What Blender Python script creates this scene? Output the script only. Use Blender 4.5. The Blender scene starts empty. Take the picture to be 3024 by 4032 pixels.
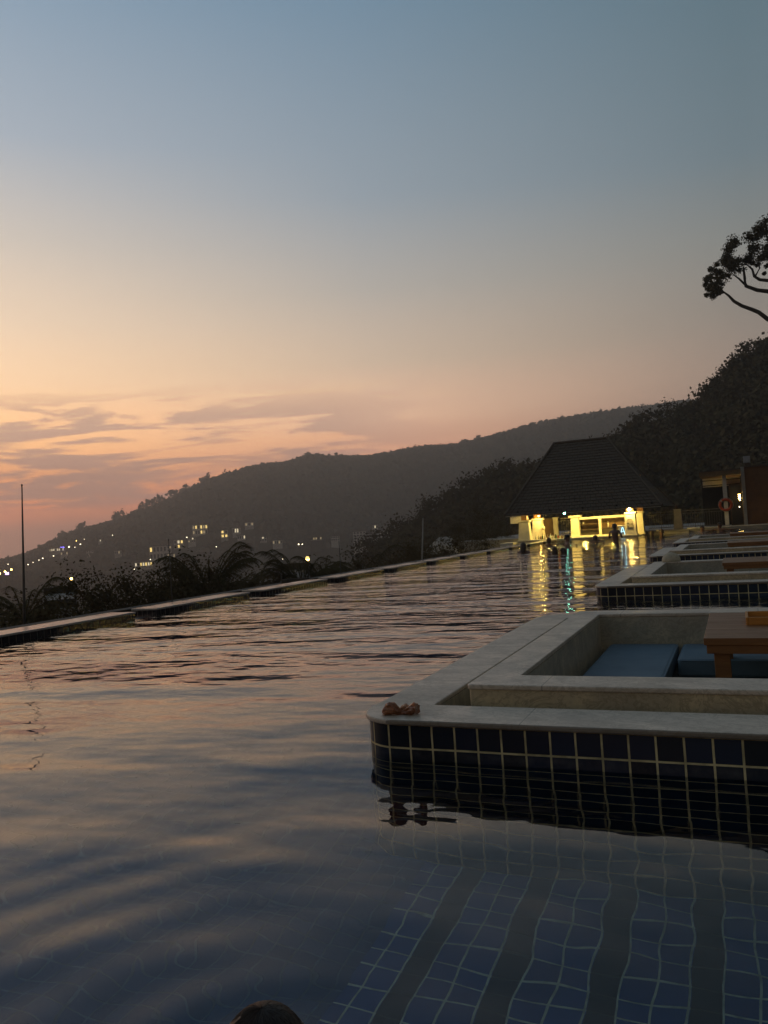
import bpy, bmesh, math, random
import numpy as np
from mathutils import Vector, Matrix

SC = bpy.context.scene
COL = SC.collection
PI = math.pi
rad = math.radians

# ------------------------------------------------------------------ camera
CAM_H = 0.9815
yaw, pitch, roll = 0.4136, 0.0237, -0.0641
cd = bpy.data.cameras.new('camera')
cam = bpy.data.objects.new('camera', cd)
COL.objects.link(cam)
cd.sensor_fit = 'VERTICAL'
cd.sensor_height = 36.0
cd.lens = 3150.23 / 4032 * 36.0
cd.clip_start = 0.02
cd.clip_end = 6000
f = Vector((-math.sin(yaw) * math.cos(pitch), math.cos(yaw) * math.cos(pitch), math.sin(pitch)))
R0 = Vector((math.cos(yaw), math.sin(yaw), 0))
U0 = R0.cross(f)
R1 = R0 * math.cos(roll) + U0 * math.sin(roll)
U1 = -R0 * math.sin(roll) + U0 * math.cos(roll)
M = Matrix((R1, U1, -f)).transposed().to_4x4()
M.translation = Vector((0, 0, CAM_H))
cam.matrix_world = M
SC.camera = cam

SC.view_settings.view_transform = 'Standard'
SC.view_settings.look = 'None'
SC.view_settings.exposure = 0.0
SC.view_settings.gamma = 1.0
SC.render.engine = 'CYCLES'
cy = SC.cycles
cy.use_denoising = True
cy.max_bounces = 10
cy.diffuse_bounces = 3
cy.glossy_bounces = 5
cy.transmission_bounces = 8
cy.sample_clamp_indirect = 4.0
cy.caustics_reflective = False
cy.caustics_refractive = True
cy.blur_glossy = 0.3


def lin(r, g, b):
    return tuple((c / 255 / 12.92) if c / 255 <= 0.04045 else ((c / 255 + 0.055) / 1.055) ** 2.4 for c in (r, g, b))


# ------------------------------------------------------------------ world: dusk sky, sun just set off to the left
W = bpy.data.worlds.new('World')
SC.world = W
W.use_nodes = True
nt = W.node_tree
nt.nodes.clear()
HAZE = 0.00105
SUN_AZ = 60.0        # degrees to the left of the pool axis


class NG:
    """small helper round a node tree"""
    def __init__(s, tree):
        s.t = tree

    def n(s, typ, **kw):
        nd = s.t.nodes.new(typ)
        for k, v in kw.items():
            if k.startswith('i_'):
                key = k[2:]
                key = int(key) if key.isdigit() else key.replace('_', ' ')
                nd.inputs[key].default_value = v
            else:
                setattr(nd, k, v)
        return nd

    def l(s, a, b):
        s.t.links.new(a, b)

    def math(s, op, a, b=None, c=None, clamp=False):
        nd = s.t.nodes.new('ShaderNodeMath')
        nd.operation = op
        nd.use_clamp = clamp
        for i, v in enumerate((a, b, c)):
            if v is None:
                continue
            if isinstance(v, (int, float)):
                nd.inputs[i].default_value = v
            else:
                s.l(v, nd.inputs[i])
        return nd.outputs[0]

    def maprange(s, v, a, b, c=0.0, d=1.0, smooth=False):
        nd = s.t.nodes.new('ShaderNodeMapRange')
        if smooth:
            nd.interpolation_type = 'SMOOTHSTEP'
        s.l(v, nd.inputs[0])
        for i, x in enumerate((a, b, c, d)):
            nd.inputs[i + 1].default_value = x
        return nd.outputs[0]

    def ramp(s, v, stops, interp='LINEAR'):
        nd = s.t.nodes.new('ShaderNodeValToRGB')
        cr = nd.color_ramp
        cr.interpolation = interp
        while len(cr.elements) < len(stops):
            cr.elements.new(0.5)
        for e, (p, c) in zip(cr.elements, stops):
            e.position = p
            e.color = (*c[:3], 1)
        if v is not None:
            s.l(v, nd.inputs[0])
        return nd.outputs[0]

    def mix(s, fac, a, b, blend='MIX'):
        nd = s.t.nodes.new('ShaderNodeMix')
        nd.data_type = 'RGBA'
        nd.blend_type = blend
        for i, v in ((0, fac), (6, a), (7, b)):
            if isinstance(v, (int, float)):
                nd.inputs[i].default_value = v
            elif isinstance(v, tuple):
                nd.inputs[i].default_value = (*v[:3], 1)
            else:
                s.l(v, nd.inputs[i])
        return nd.outputs[2]

    def combine(s, x, y, z):
        nd = s.t.nodes.new('ShaderNodeCombineXYZ')
        for i, v in enumerate((x, y, z)):
            if isinstance(v, (int, float)):
                nd.inputs[i].default_value = v
            else:
                s.l(v, nd.inputs[i])
        return nd.outputs[0]


g = NG(nt)
tc = g.n('ShaderNodeTexCoord')
sp = g.n('ShaderNodeSeparateXYZ')
g.l(tc.outputs['Generated'], sp.inputs[0])
X, Y, Z = sp.outputs
elev = g.math('DIVIDE', g.math('ARCSINE', Z), PI / 2)            # -1 .. 1
az = g.math('MULTIPLY', g.math('ARCTAN2', g.math('MULTIPLY', X, -1), Y), 180 / PI)   # deg left of +Y
off = g.math('ABSOLUTE', g.math('SUBTRACT', az, SUN_AZ))
off = g.math('MINIMUM', off, g.math('SUBTRACT', 360.0, off))
D90 = 90.0


SCAT = (0.075, 0.062, 0.052)


def stops(*a):
    # colours are what the sky shows from the pool: allow for the haze in front of it
    o = []
    for e, c in a:
        T = math.exp(-HAZE * min(127 / max(math.sin(rad(e)), 1e-3), 1050))
        o.append((e / D90, tuple(max(0.0, (v - (1 - T) * k) / T) for v, k in zip(lin(*c), SCAT))))
    return o


near_sun = g.ramp(elev, stops((0, (150, 114, 100)), (1.6, (160, 119, 104)), (3.0, (214, 134, 102)), (4.6, (234, 154, 106)), (7, (246, 184, 126)), (11, (244, 204, 162)),
                              (15, (228, 202, 174)), (20, (200, 189, 177)), (26, (162, 171, 181)), (34, (134, 155, 174)), (47, (60, 84, 110)), (60, (54, 76, 98)), (90, (100, 112, 126))))
mid_sun = g.ramp(elev, stops((0, (142, 104, 92)), (3, (164, 114, 96)), (5, (210, 148, 117)), (8, (212, 170, 140)), (12, (192, 170, 148)), (17, (168, 162, 154)),
                             (23, (139, 150, 159)), (34, (112, 136, 155)), (47, (56, 79, 104)), (60, (50, 71, 92)), (90, (100, 112, 126))))
far_sun = g.ramp(elev, stops((0, (108, 90, 84)), (5, (126, 108, 98)), (9, (138, 122, 110)), (13, (130, 123, 115)), (17, (124, 125, 121)), (22, (105, 119, 126)),
                             (34, (87, 110, 122)), (47, (46, 66, 82)), (60, (44, 63, 78)), (90, (98, 110, 124))))
back = g.ramp(elev, stops((0, (66, 58, 50)), (10, (78, 68, 58)), (25, (88, 84, 78)), (50, (84, 88, 94)), (90, (100, 112, 126))))
c = g.mix(g.maprange(off, 11, 36), near_sun, mid_sun)
c = g.mix(g.maprange(off, 36, 62), c, far_sun)
c = g.mix(g.maprange(off, 70, 140), c, back)
# thin streaks of cloud low over the sunset
elD = g.math('MULTIPLY', elev, 90.0)
cv = g.combine(g.math('MULTIPLY', az, 0.075), g.math('MULTIPLY', g.math('ADD', elD, g.math('MULTIPLY', az, 0.03)), 0.62), 2.0)
n1 = g.n('ShaderNodeTexNoise', i_Scale=1.0, i_Detail=8.0, i_Roughness=0.62, i_Distortion=0.5)
g.l(cv, n1.inputs['Vector'])
cl = g.maprange(n1.outputs[0], 0.44, 0.53, 0, 1, True)
msk = g.math('MULTIPLY', g.maprange(elD, 2.2, 3.4, 0, 1, True), g.maprange(elD, 8.5, 11.5, 1, 0, True))
msk = g.math('MULTIPLY', msk, g.maprange(az, 15, 30, 0, 1, True))
cl = g.math('MULTIPLY', cl, msk)
cloudcol = g.ramp(elev, stops((0, (150, 112, 102)), (4.8, (164, 128, 114)), (8, (176, 144, 126)), (12, (196, 164, 138))))
c = g.mix(g.math('MULTIPLY', cl, 0.92), c, cloudcol)
# glowing undersides between the streaks
n2 = g.n('ShaderNodeTexNoise', i_Scale=1.0, i_Detail=5.0, i_Roughness=0.6, i_Distortion=0.5)
cv2 = g.combine(g.math('MULTIPLY', az, 0.07), g.math('MULTIPLY', elD, 0.8), 7.3)
g.l(cv2, n2.inputs['Vector'])
gl = g.math('MULTIPLY', g.maprange(n2.outputs[0], 0.55, 0.68, 0, 1, True), msk)
c = g.mix(g.math('MULTIPLY', gl, 0.55), c, g.ramp(elev, stops((2.4, (238, 146, 96)), (11, (246, 206, 152)))))
# below the horizon: dark land
c = g.mix(g.maprange(elD, -3, -0.4), lin(40, 36, 32), c)
bg = g.n('ShaderNodeBackground', i_Strength=1.0)
g.l(c, bg.inputs[0])
out = g.n('ShaderNodeOutputWorld')
g.l(bg.outputs[0], out.inputs[0])


# ------------------------------------------------------------------ materials
def new_mat(name):
    m = bpy.data.materials.new(name)
    m.use_nodes = True
    m.node_tree.nodes.clear()
    return m, NG(m.node_tree)


def surf(g, sh):
    o = g.n('ShaderNodeOutputMaterial')
    g.l(sh, o.inputs[0])


def plain(name, c1, c2=None, rough=0.6, scale=6.0, bump=0.0, bscale=40.0, metal=0.0, spec=0.5, detail=4.0, lo=0.35, hi=0.65):
    """colour varied between c1 and c2 by noise over object coordinates"""
    m, g = new_mat(name)
    c2 = c2 or tuple(x * 0.75 for x in c1)
    t = g.n('ShaderNodeTexCoord')
    n = g.n('ShaderNodeTexNoise', i_Scale=scale, i_Detail=detail, i_Roughness=0.6)
    g.l(t.outputs['Object'], n.inputs['Vector'])
    col = g.mix(g.maprange(n.outputs[0], lo, hi), c1, c2)
    p = g.n('ShaderNodeBsdfPrincipled', i_Roughness=rough, i_Metallic=metal)
    p.inputs['Specular IOR Level'].default_value = spec
    g.l(col, p.inputs['Base Color'])
    if bump:
        b = g.n('ShaderNodeTexNoise', i_Scale=bscale, i_Detail=3.0)
        g.l(t.outputs['Object'], b.inputs['Vector'])
        bn = g.n('ShaderNodeBump', i_Strength=1.0, i_Distance=bump)
        g.l(b.outputs[0], bn.inputs['Height'])
        g.l(bn.outputs[0], p.inputs['Normal'])
    surf(g, p.outputs[0])
    return m


def emit(name, col, strength):
    m, g = new_mat(name)
    e = g.n('ShaderNodeEmission', i_Strength=strength)
    e.inputs[0].default_value = (*col, 1)
    surf(g, e.outputs[0])
    return m


def marble(name, c1, c2, vein, rough=0.45, joint=None):
    m, g = new_mat(name)
    t = g.n('ShaderNodeTexCoord')
    mp = g.n('ShaderNodeMapping')
    mp.inputs['Scale'].default_value = (1, 1.6, 1.3)
    mp.inputs['Rotation'].default_value = (0.2, 0.3, 0.5)
    g.l(t.outputs['Object'], mp.inputs[0])
    n = g.n('ShaderNodeTexNoise', i_Scale=2.6, i_Detail=6.0, i_Roughness=0.6, i_Distortion=1.2)
    g.l(mp.outputs[0], n.inputs['Vector'])
    n2 = g.n('ShaderNodeTexNoise', i_Scale=7.0, i_Detail=5.0, i_Roughness=0.65, i_Distortion=2.0)
    g.l(mp.outputs[0], n2.inputs['Vector'])
    col = g.mix(g.maprange(n.outputs[0], 0.36, 0.64), c1, c2)
    v = g.math('ABSOLUTE', g.math('SUBTRACT', n2.outputs[0], 0.5))
    col = g.mix(g.maprange(v, 0.0, 0.05, 0.55, 0.0), col, vein)
    n3 = g.n('ShaderNodeTexNoise', i_Scale=60.0, i_Detail=2.0)
    g.l(t.outputs['Object'], n3.inputs['Vector'])
    col = g.mix(g.maprange(n3.outputs[0], 0.3, 0.7, 0.0, 0.22), col, vein)
    if joint:
        s = g.n('ShaderNodeSeparateXYZ')
        g.l(t.outputs['Object'], s.inputs[0])
        fx = g.math('LESS_THAN', g.math('FRACT', g.math('DIVIDE', g.math('SUBTRACT', s.outputs[0], joint[0]), joint[1])), 0.0045)
        fy = g.math('LESS_THAN', g.math('FRACT', g.math('DIVIDE', g.math('SUBTRACT', s.outputs[1], joint[2]), joint[3])), 0.0045)
        col = g.mix(g.math('MULTIPLY', g.math('MAXIMUM', fx, fy), 0.7), col, tuple(q * .4 for q in vein))
    # wet patches: darker and glossier
    wt = g.n('ShaderNodeTexNoise', i_Scale=1.7, i_Detail=4.0, i_Roughness=0.7)
    g.l(t.outputs['Object'], wt.inputs['Vector'])
    wet = g.maprange(wt.outputs[0], 0.56, 0.63, 0, 1, True)
    col = g.mix(g.math('MULTIPLY', wet, 0.35), col, tuple(q * .6 for q in c2))
    p = g.n('ShaderNodeBsdfPrincipled')
    g.l(col, p.inputs['Base Color'])
    g.l(g.maprange(n.outputs[0], 0.3, 0.7, rough - 0.12, rough + 0.15), p.inputs['Roughness'])
    bn = g.n('ShaderNodeBump', i_Strength=0.5, i_Distance=0.002)
    g.l(n3.outputs[0], bn.inputs['Height'])
    g.l(bn.outputs[0], p.inputs['Normal'])
    surf(g, p.outputs[0])
    return m


def tiles(name, c1, c2, grout, coord='UV', size=0.1, mortar=0.0042, dark=None, rough=0.12, spec=0.5):
    """square glazed tiles; dark = colour of every third column"""
    m, g = new_mat(name)
    t = g.n('ShaderNodeTexCoord')
    vec = t.outputs[coord]
    mp = g.n('ShaderNodeMapping')
    g.l(vec, mp.inputs[0])
    wob = g.n('ShaderNodeTexNoise', i_Scale=5.0, i_Detail=2.0)
    g.l(vec, wob.inputs['Vector'])
    w = g.n('ShaderNodeVectorMath', operation='MULTIPLY_ADD')
    g.l(wob.outputs[1], w.inputs[0])
    w.inputs[1].default_value = (0.003, 0.003, 0)
    g.l(mp.outputs[0], w.inputs[2])
    b = g.n('ShaderNodeTexBrick', offset=0.0, squash=1.0)
    for k, v in (('Scale', 1.0), ('Mortar Size', mortar), ('Mortar Smooth', 0.25), ('Bias', 0.0), ('Brick Width', size), ('Row Height', size)):
        b.inputs[k].default_value = v
    b.inputs['Color1'].default_value = (*c1, 1)
    b.inputs['Color2'].default_value = (*c2, 1)
    b.inputs['Mortar'].default_value = (*grout, 1)
    g.l(w.outputs[0], b.inputs['Vector'])
    col = b.outputs['Color']
    gn = g.n('ShaderNodeTexNoise', i_Scale=14.0, i_Detail=4.0)
    g.l(vec, gn.inputs['Vector'])
    dirt = g.mix(g.maprange(gn.outputs[0], 0.4, 0.65), grout, tuple(x * 0.55 for x in grout))
    col = g.mix(b.outputs['Fac'], col, dirt)
    if spec != 0.5 and not dark:
        sc_ = g.n('ShaderNodeSeparateXYZ')
        g.l(vec, sc_.inputs[0])
        ln = g.n('ShaderNodeTexNoise', i_Scale=9.0, i_Detail=5.0, i_Roughness=0.7)
        g.l(vec, ln.inputs['Vector'])
        band = g.math('MULTIPLY', g.maprange(sc_.outputs[1], 0.045, 0.07), g.maprange(sc_.outputs[1], 0.075, 0.11, 1, 0))
        col = g.mix(g.math('MULTIPLY', band, g.maprange(ln.outputs[0], 0.4, 0.7, 0, 0.10)), col, (0.5, 0.5, 0.46))
    if dark:
        s = g.n('ShaderNodeSeparateXYZ')
        g.l(mp.outputs[0], s.inputs[0])
        fr = g.math('FRACT', g.math('DIVIDE', s.outputs[0], size * 3))
        inb = g.math('MULTIPLY', g.math('GREATER_THAN', fr, 0.015), g.math('LESS_THAN', fr, 0.32))
        col = g.mix(g.math('MULTIPLY', inb, 0.93), col, dark)
    p = g.n('ShaderNodeBsdfPrincipled')
    p.inputs['Specular IOR Level'].default_value = spec
    g.l(col, p.inputs['Base Color'])
    g.l(g.maprange(b.outputs['Fac'], 0, 1, rough, 0.8), p.inputs['Roughness'])
    bn = g.n('ShaderNodeBump', i_Strength=0.8, i_Distance=0.002, invert=True)
    g.l(b.outputs['Fac'], bn.inputs['Height'])
    g.l(bn.outputs[0], p.inputs['Normal'])
    surf(g, p.outputs[0])
    return m


def leafmat(name, c1, c2, sc=0.35):
    m, g = new_mat(name)
    t = g.n('ShaderNodeTexCoord')
    n = g.n('ShaderNodeTexNoise', i_Scale=sc, i_Detail=4.0)
    g.l(t.outputs['Object'], n.inputs['Vector'])
    oi = g.n('ShaderNodeObjectInfo')
    fac = g.math('ADD', g.math('MULTIPLY', g.maprange(n.outputs[0], 0.35, 0.65), 0.7), g.math('MULTIPLY', oi.outputs['Random'], 0.3))
    col = g.mix(fac, c1, c2)
    p = g.n('ShaderNodeBsdfPrincipled', i_Roughness=1.0)
    p.inputs['Specular IOR Level'].default_value = 0.0
    g.l(col, p.inputs['Base Color'])
    surf(g, p.outputs[0])
    return m


MT = {}
MT['coping'] = marble('pale marble', (0.76, 0.66, 0.52), (0.60, 0.52, 0.41), (0.36, 0.30, 0.21), 0.42, (0.75, 0.95, 0.85, 0.85))
MT['edge_marble'] = marble('edge marble', (0.78, 0.70, 0.60), (0.62, 0.56, 0.49), (0.40, 0.34, 0.29), 0.17)
MT['stone'] = marble('tan marble', (0.74, 0.62, 0.38), (0.50, 0.43, 0.29), (0.28, 0.22, 0.13))
MT['pit'] = marble('grey tan marble', (0.62, 0.54, 0.37), (0.42, 0.39, 0.30), (0.25, 0.22, 0.16))
MT['walltile'] = tiles('navy glazed tile', (0.004, 0.010, 0.017), (0.009, 0.022, 0.052), (0.74, 0.64, 0.34), rough=0.3, mortar=0.0046, spec=0.2)  # bright yellow grout: warm lamp light from behind the camera put into its colour
MT['edgetile'] = tiles('edge glazed tile', (0.010, 0.011, 0.014), (0.014, 0.015, 0.022), (0.20, 0.18, 0.14))
MT['floortile'] = tiles('blue floor tile', (0.0004, 0.026, 0.125), (0.0008, 0.042, 0.175), (0.30, 0.42, 0.36), coord='UV', dark=(0.003, 0.004, 0.003), mortar=0.0043, rough=0.6, spec=0.0)
MT['deeptile'] = tiles('deep blue tile', (0.0005, 0.026, 0.095), (0.001, 0.036, 0.125), (0.02, 0.075, 0.15), coord='UV', mortar=0.005, rough=0.6, spec=0.0)
MT['gutter'] = plain('dark gutter', (0.075, 0.062, 0.042), (0.045, 0.038, 0.028), 0.8, 9)
MT['cushion'] = plain('blue cushion vinyl', (0.16, 0.235, 0.285), (0.13, 0.195, 0.24), 0.75, 3, 0.001, 120)
MT['bench'] = plain('dark bench', (0.05, 0.04, 0.025), (0.03, 0.026, 0.018), 0.7, 7)
MT['wood'] = None


def woodmat(name, c1, c2, scale=1.0):
    m, g = new_mat(name)
    t = g.n('ShaderNodeTexCoord')
    mp = g.n('ShaderNodeMapping')
    mp.inputs['Scale'].default_value = (1.5 * scale, 14 * scale, 14 * scale)
    g.l(t.outputs['Object'], mp.inputs[0])
    n = g.n('ShaderNodeTexNoise', i_Scale=2.0, i_Detail=5.0, i_Roughness=0.65, i_Distortion=0.6)
    g.l(mp.outputs[0], n.inputs['Vector'])
    p = g.n('ShaderNodeBsdfPrincipled')
    g.l(g.mix(g.maprange(n.outputs[0], 0.35, 0.65), c1, c2), p.inputs['Base Color'])
    g.l(g.maprange(n.outputs[0], 0.3, 0.7, 0.4, 0.6), p.inputs['Roughness'])
    bn = g.n('ShaderNodeBump', i_Strength=0.4, i_Distance=0.002)
    g.l(n.outputs[0], bn.inputs['Height'])
    g.l(bn.outputs[0], p.inputs['Normal'])
    surf(g, p.outputs[0])
    return m


MT['wood'] = woodmat('brown table wood', (0.30, 0.135, 0.040), (0.21, 0.092, 0.028))
MT['tray'] = woodmat('orange wood', (0.62, 0.28, 0.05), (0.50, 0.21, 0.04))
MT['darkwood'] = woodmat('dark wood', (0.07, 0.04, 0.02), (0.04, 0.025, 0.014))
MT['postwood'] = woodmat('golden post wood', (0.42, 0.20, 0.05), (0.30, 0.14, 0.035))
MT['white_plaster'] = plain('white plaster', (0.74, 0.70, 0.58), (0.60, 0.56, 0.45), 0.7, 3, 0.003, 25)
MT['grey_plaster'] = plain('grey plaster', (0.42, 0.40, 0.35), (0.33, 0.31, 0.27), 0.8, 3, 0.003, 25)
MT['roof'] = plain('roof shingles', (0.115, 0.09, 0.06), (0.085, 0.066, 0.046), 0.85, 5, 0.01, 18)
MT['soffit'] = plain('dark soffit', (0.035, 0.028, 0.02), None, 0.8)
MT['fascia'] = plain('pale fascia', (0.45, 0.40, 0.30), (0.30, 0.27, 0.2), 0.6)
MT['iron'] = plain('dark iron', (0.06, 0.055, 0.045), (0.04, 0.036, 0.03), 0.5, 8)
MT['railpaint'] = plain('rail paint', (0.16, 0.145, 0.11), (0.10, 0.09, 0.07), 0.5, 8)
MT['deck'] = plain('deck stone', (0.30, 0.28, 0.23), (0.20, 0.19, 0.16), 0.6, 2.5, 0.003, 20)
MT['terracotta'] = plain('terracotta wall', (0.17, 0.072, 0.020), (0.12, 0.050, 0.014), 0.75, 1.8, 0.003, 20)
MT['buoy'] = plain('orange buoy', (0.55, 0.085, 0.025), (0.42, 0.06, 0.02), 0.5, 5)
MT['rope'] = plain('pale rope', (0.5, 0.46, 0.38), None, 0.8)
MT['leaf'] = leafmat('dark leaves', (0.075, 0.062, 0.032), (0.115, 0.094, 0.048))
MT['leaf2'] = leafmat('olive leaves', (0.105, 0.080, 0.040), (0.120, 0.098, 0.048))
MT['farleaf'] = leafmat('far leaves', (0.045, 0.040, 0.028), (0.12, 0.105, 0.07), 0.05)
MT['palmleaf'] = leafmat('palm leaves', (0.070, 0.060, 0.028), (0.095, 0.080, 0.036))
MT['bark'] = plain('bark', (0.060, 0.046, 0.034), (0.035, 0.028, 0.022), 0.9, 4, 0.01, 15)
MT['ground'] = plain('ground', (0.070, 0.065, 0.045), (0.045, 0.045, 0.028), 0.9, 0.15, 0.0)
MT['hill'] = plain('hill earth', (0.050, 0.044, 0.026), (0.036, 0.033, 0.021), 1.0, 0.03, 0.0, spec=0.0)
MT['skin'] = plain('skin', (0.28, 0.16, 0.10), (0.22, 0.12, 0.075), 0.5, 8)
MT['skin_dark'] = plain('tanned skin', (0.16, 0.085, 0.055), (0.12, 0.065, 0.04), 0.45, 8)
MT['hair'] = plain('dark hair', (0.045, 0.028, 0.018), (0.024, 0.015, 0.010), 0.45, 60)
MT['cloth_dark'] = plain('dark swimwear', (0.02, 0.02, 0.03), None, 0.7)
MT['cloth_pink'] = plain('pink swimwear', (0.30, 0.12, 0.13), None, 0.7)
MT['white_cloth'] = plain('white cloth', (0.72, 0.68, 0.58), (0.6, 0.56, 0.47), 0.85, 10, 0.003, 60)
MT['towel'] = plain('beige towel', (0.62, 0.56, 0.40), (0.5, 0.45, 0.32), 0.9, 20, 0.004, 120)
MT['paper'] = plain('poster paper', (0.46, 0.43, 0.36), (0.30, 0.27, 0.22), 0.8, 9)
MT['ink'] = plain('poster ink', (0.05, 0.045, 0.04), None, 0.8)
MT['wallpale'] = plain('pale building wall', (0.80, 0.75, 0.68), (0.66, 0.62, 0.56), 0.8, 0.4)
MT['walldim'] = plain('grey building wall', (0.66, 0.61, 0.54), (0.52, 0.48, 0.43), 0.8, 0.4)
MT['roofpale'] = plain('pale flat roof', (0.30, 0.275, 0.23), (0.21, 0.195, 0.17), 0.85, 0.5)
MT['darkglass'] = plain('dark glass', (0.02, 0.022, 0.025), None, 0.1)
MT['greyglass'] = plain('grey louvre glass', (0.30, 0.31, 0.32), (0.24, 0.25, 0.26), 0.3, 4)
MT['glass_amber'] = plain('amber bottle', (0.25, 0.09, 0.02), None, 0.12)
MT['glass_green'] = plain('green bottle', (0.03, 0.10, 0.04), None, 0.12)
MT['glass_clear'] = plain('clear bottle', (0.62, 0.60, 0.50), None, 0.12)
MT['glass_red'] = plain('red bottle', (0.30, 0.03, 0.02), None, 0.12)
MT['shelfback'] = plain('shelf back', (0.20, 0.12, 0.05), (0.14, 0.085, 0.035), 0.8, 3)
MT['foil'] = plain('brown foil', (0.42, 0.17, 0.07), (0.22, 0.08, 0.035), 0.25, 30, 0.006, 45, metal=0.2)
MT['foil_label'] = plain('peach label', (0.62, 0.33, 0.18), (0.30, 0.12, 0.05), 0.35, 45)
MT['e_warm'] = emit('warm lamp', (1.0, 0.62, 0.16), 40.0)
MT['e_bright'] = emit('bright warm lamp', (1.0, 0.66, 0.22), 160.0)
MT['e_cyan'] = emit('cyan white lamp', (0.22, 1.0, 0.68), 70.0)
MT['e_neon'] = emit('neon tube', (0.45, 0.85, 1.0), 2.2)
MT['e_win'] = emit('lit window', (1.0, 0.70, 0.22), 1.5)
MT['e_win2'] = emit('pale lit window', (1.0, 0.85, 0.55), 1.0)
MT['e_dim'] = emit('dim lit window', (1.0, 0.75, 0.40), 0.35)
MT['e_blue'] = emit('blue neon', (0.22, 0.16, 1.0), 5.0)
MT['e_violet'] = emit('violet neon', (0.65, 0.42, 1.0), 4.0)
MT['e_street'] = emit('street lamp glow', (1.0, 0.62, 0.14), 14.0)
MT['e_streetw'] = emit('white lamp glow', (1.0, 0.85, 0.55), 5.0)


def water_mat():
    m, g = new_mat('pool water')
    ge = g.n('ShaderNodeNewGeometry')
    P = ge.outputs['Position']
    s = g.n('ShaderNodeSeparateXYZ')
    g.l(P, s.inputs[0])
    x, y, _ = s.outputs

    def noise(sx, sy, seed, detail, rough=0.5, dist=0.0, rot=0.4):
        mp = g.n('ShaderNodeMapping')
        mp.inputs['Rotation'].default_value = (0, 0, -rot)
        mp.inputs['Scale'].default_value = (sx, sy, 1)
        mp.inputs['Location'].default_value = (seed, seed * 1.7, seed)
        mp.vector_type = 'POINT'
        g.l(P, mp.inputs[0])
        n = g.n('ShaderNodeTexNoise', i_Scale=1.0, i_Detail=detail, i_Roughness=rough, i_Distortion=dist)
        g.l(mp.outputs[0], n.inputs['Vector'])
        return n.outputs[0]
    dist = g.math('SQRT', g.math('ADD', g.math('MULTIPLY', x, x), g.math('MULTIPLY', y, y)))
    grow = g.math('ADD', g.maprange(dist, 1.5, 6.0, 0.50, 0.85), g.maprange(dist, 6.0, 14.0, 0.0, 0.65))
    big = g.math('MULTIPLY', noise(0.42, 0.85, 3.1, 0.0), 0.055)
    med = g.math('MULTIPLY', noise(0.8, 2.2, 8.7, 0.5, dist=0.2), 0.046)
    sml = g.math('MULTIPLY', g.math('MULTIPLY', noise(3.4, 6.5, 1.9, 1.5), 0.0200), g.maprange(dist, 1.5, 9.0, 0.17, 1.0))
    hgt = g.math('MULTIPLY', g.math('ADD', g.math('ADD', big, med), sml), grow)
    # rings spreading from the swimmer below the camera
    dx = g.math('SUBTRACT', x, -0.86)
    dy = g.math('SUBTRACT', y, 1.25)
    d = g.math('SQRT', g.math('ADD', g.math('MULTIPLY', dx, dx), g.math('MULTIPLY', dy, dy)))
    dd = g.math('ADD', d, g.math('MULTIPLY', noise(1.2, 1.2, 5.5, 0.0), 0.25))
    ring = g.math('MULTIPLY', g.math('SINE', g.math('MULTIPLY', dd, 2 * PI / 0.21)), g.math('MULTIPLY', g.math('EXPONENT', g.math('MULTIPLY', d, -1.25)), 0.0034))
    patch = g.maprange(noise(0.9, 0.7, 14.2, 1.0), 0.38, 0.62, 0.12, 1.0)
    cross = g.math('MULTIPLY', g.math('MULTIPLY', noise(2.6, 1.7, 21.3, 0.5, rot=1.25), 0.011), g.maprange(dist, 1.0, 9.0, 1.0, 0.5))
    hgt = g.math('ADD', g.math('ADD', hgt, cross), g.math('MULTIPLY', ring, patch))
    bn = g.n('ShaderNodeBump', i_Strength=1.0, i_Distance=1.0)
    g.l(hgt, bn.inputs['Height'])
    gl = g.n('ShaderNodeBsdfGlass', i_Roughness=0.0, i_IOR=1.34)
    gl.inputs['Color'].default_value = (1, 1, 1, 1)
    g.l(bn.outputs[0], gl.inputs['Normal'])
    surf(g, gl.outputs[0])
    return m


MT['water'] = water_mat()

# ------------------------------------------------------------------ mesh builder
ORG = {}


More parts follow.
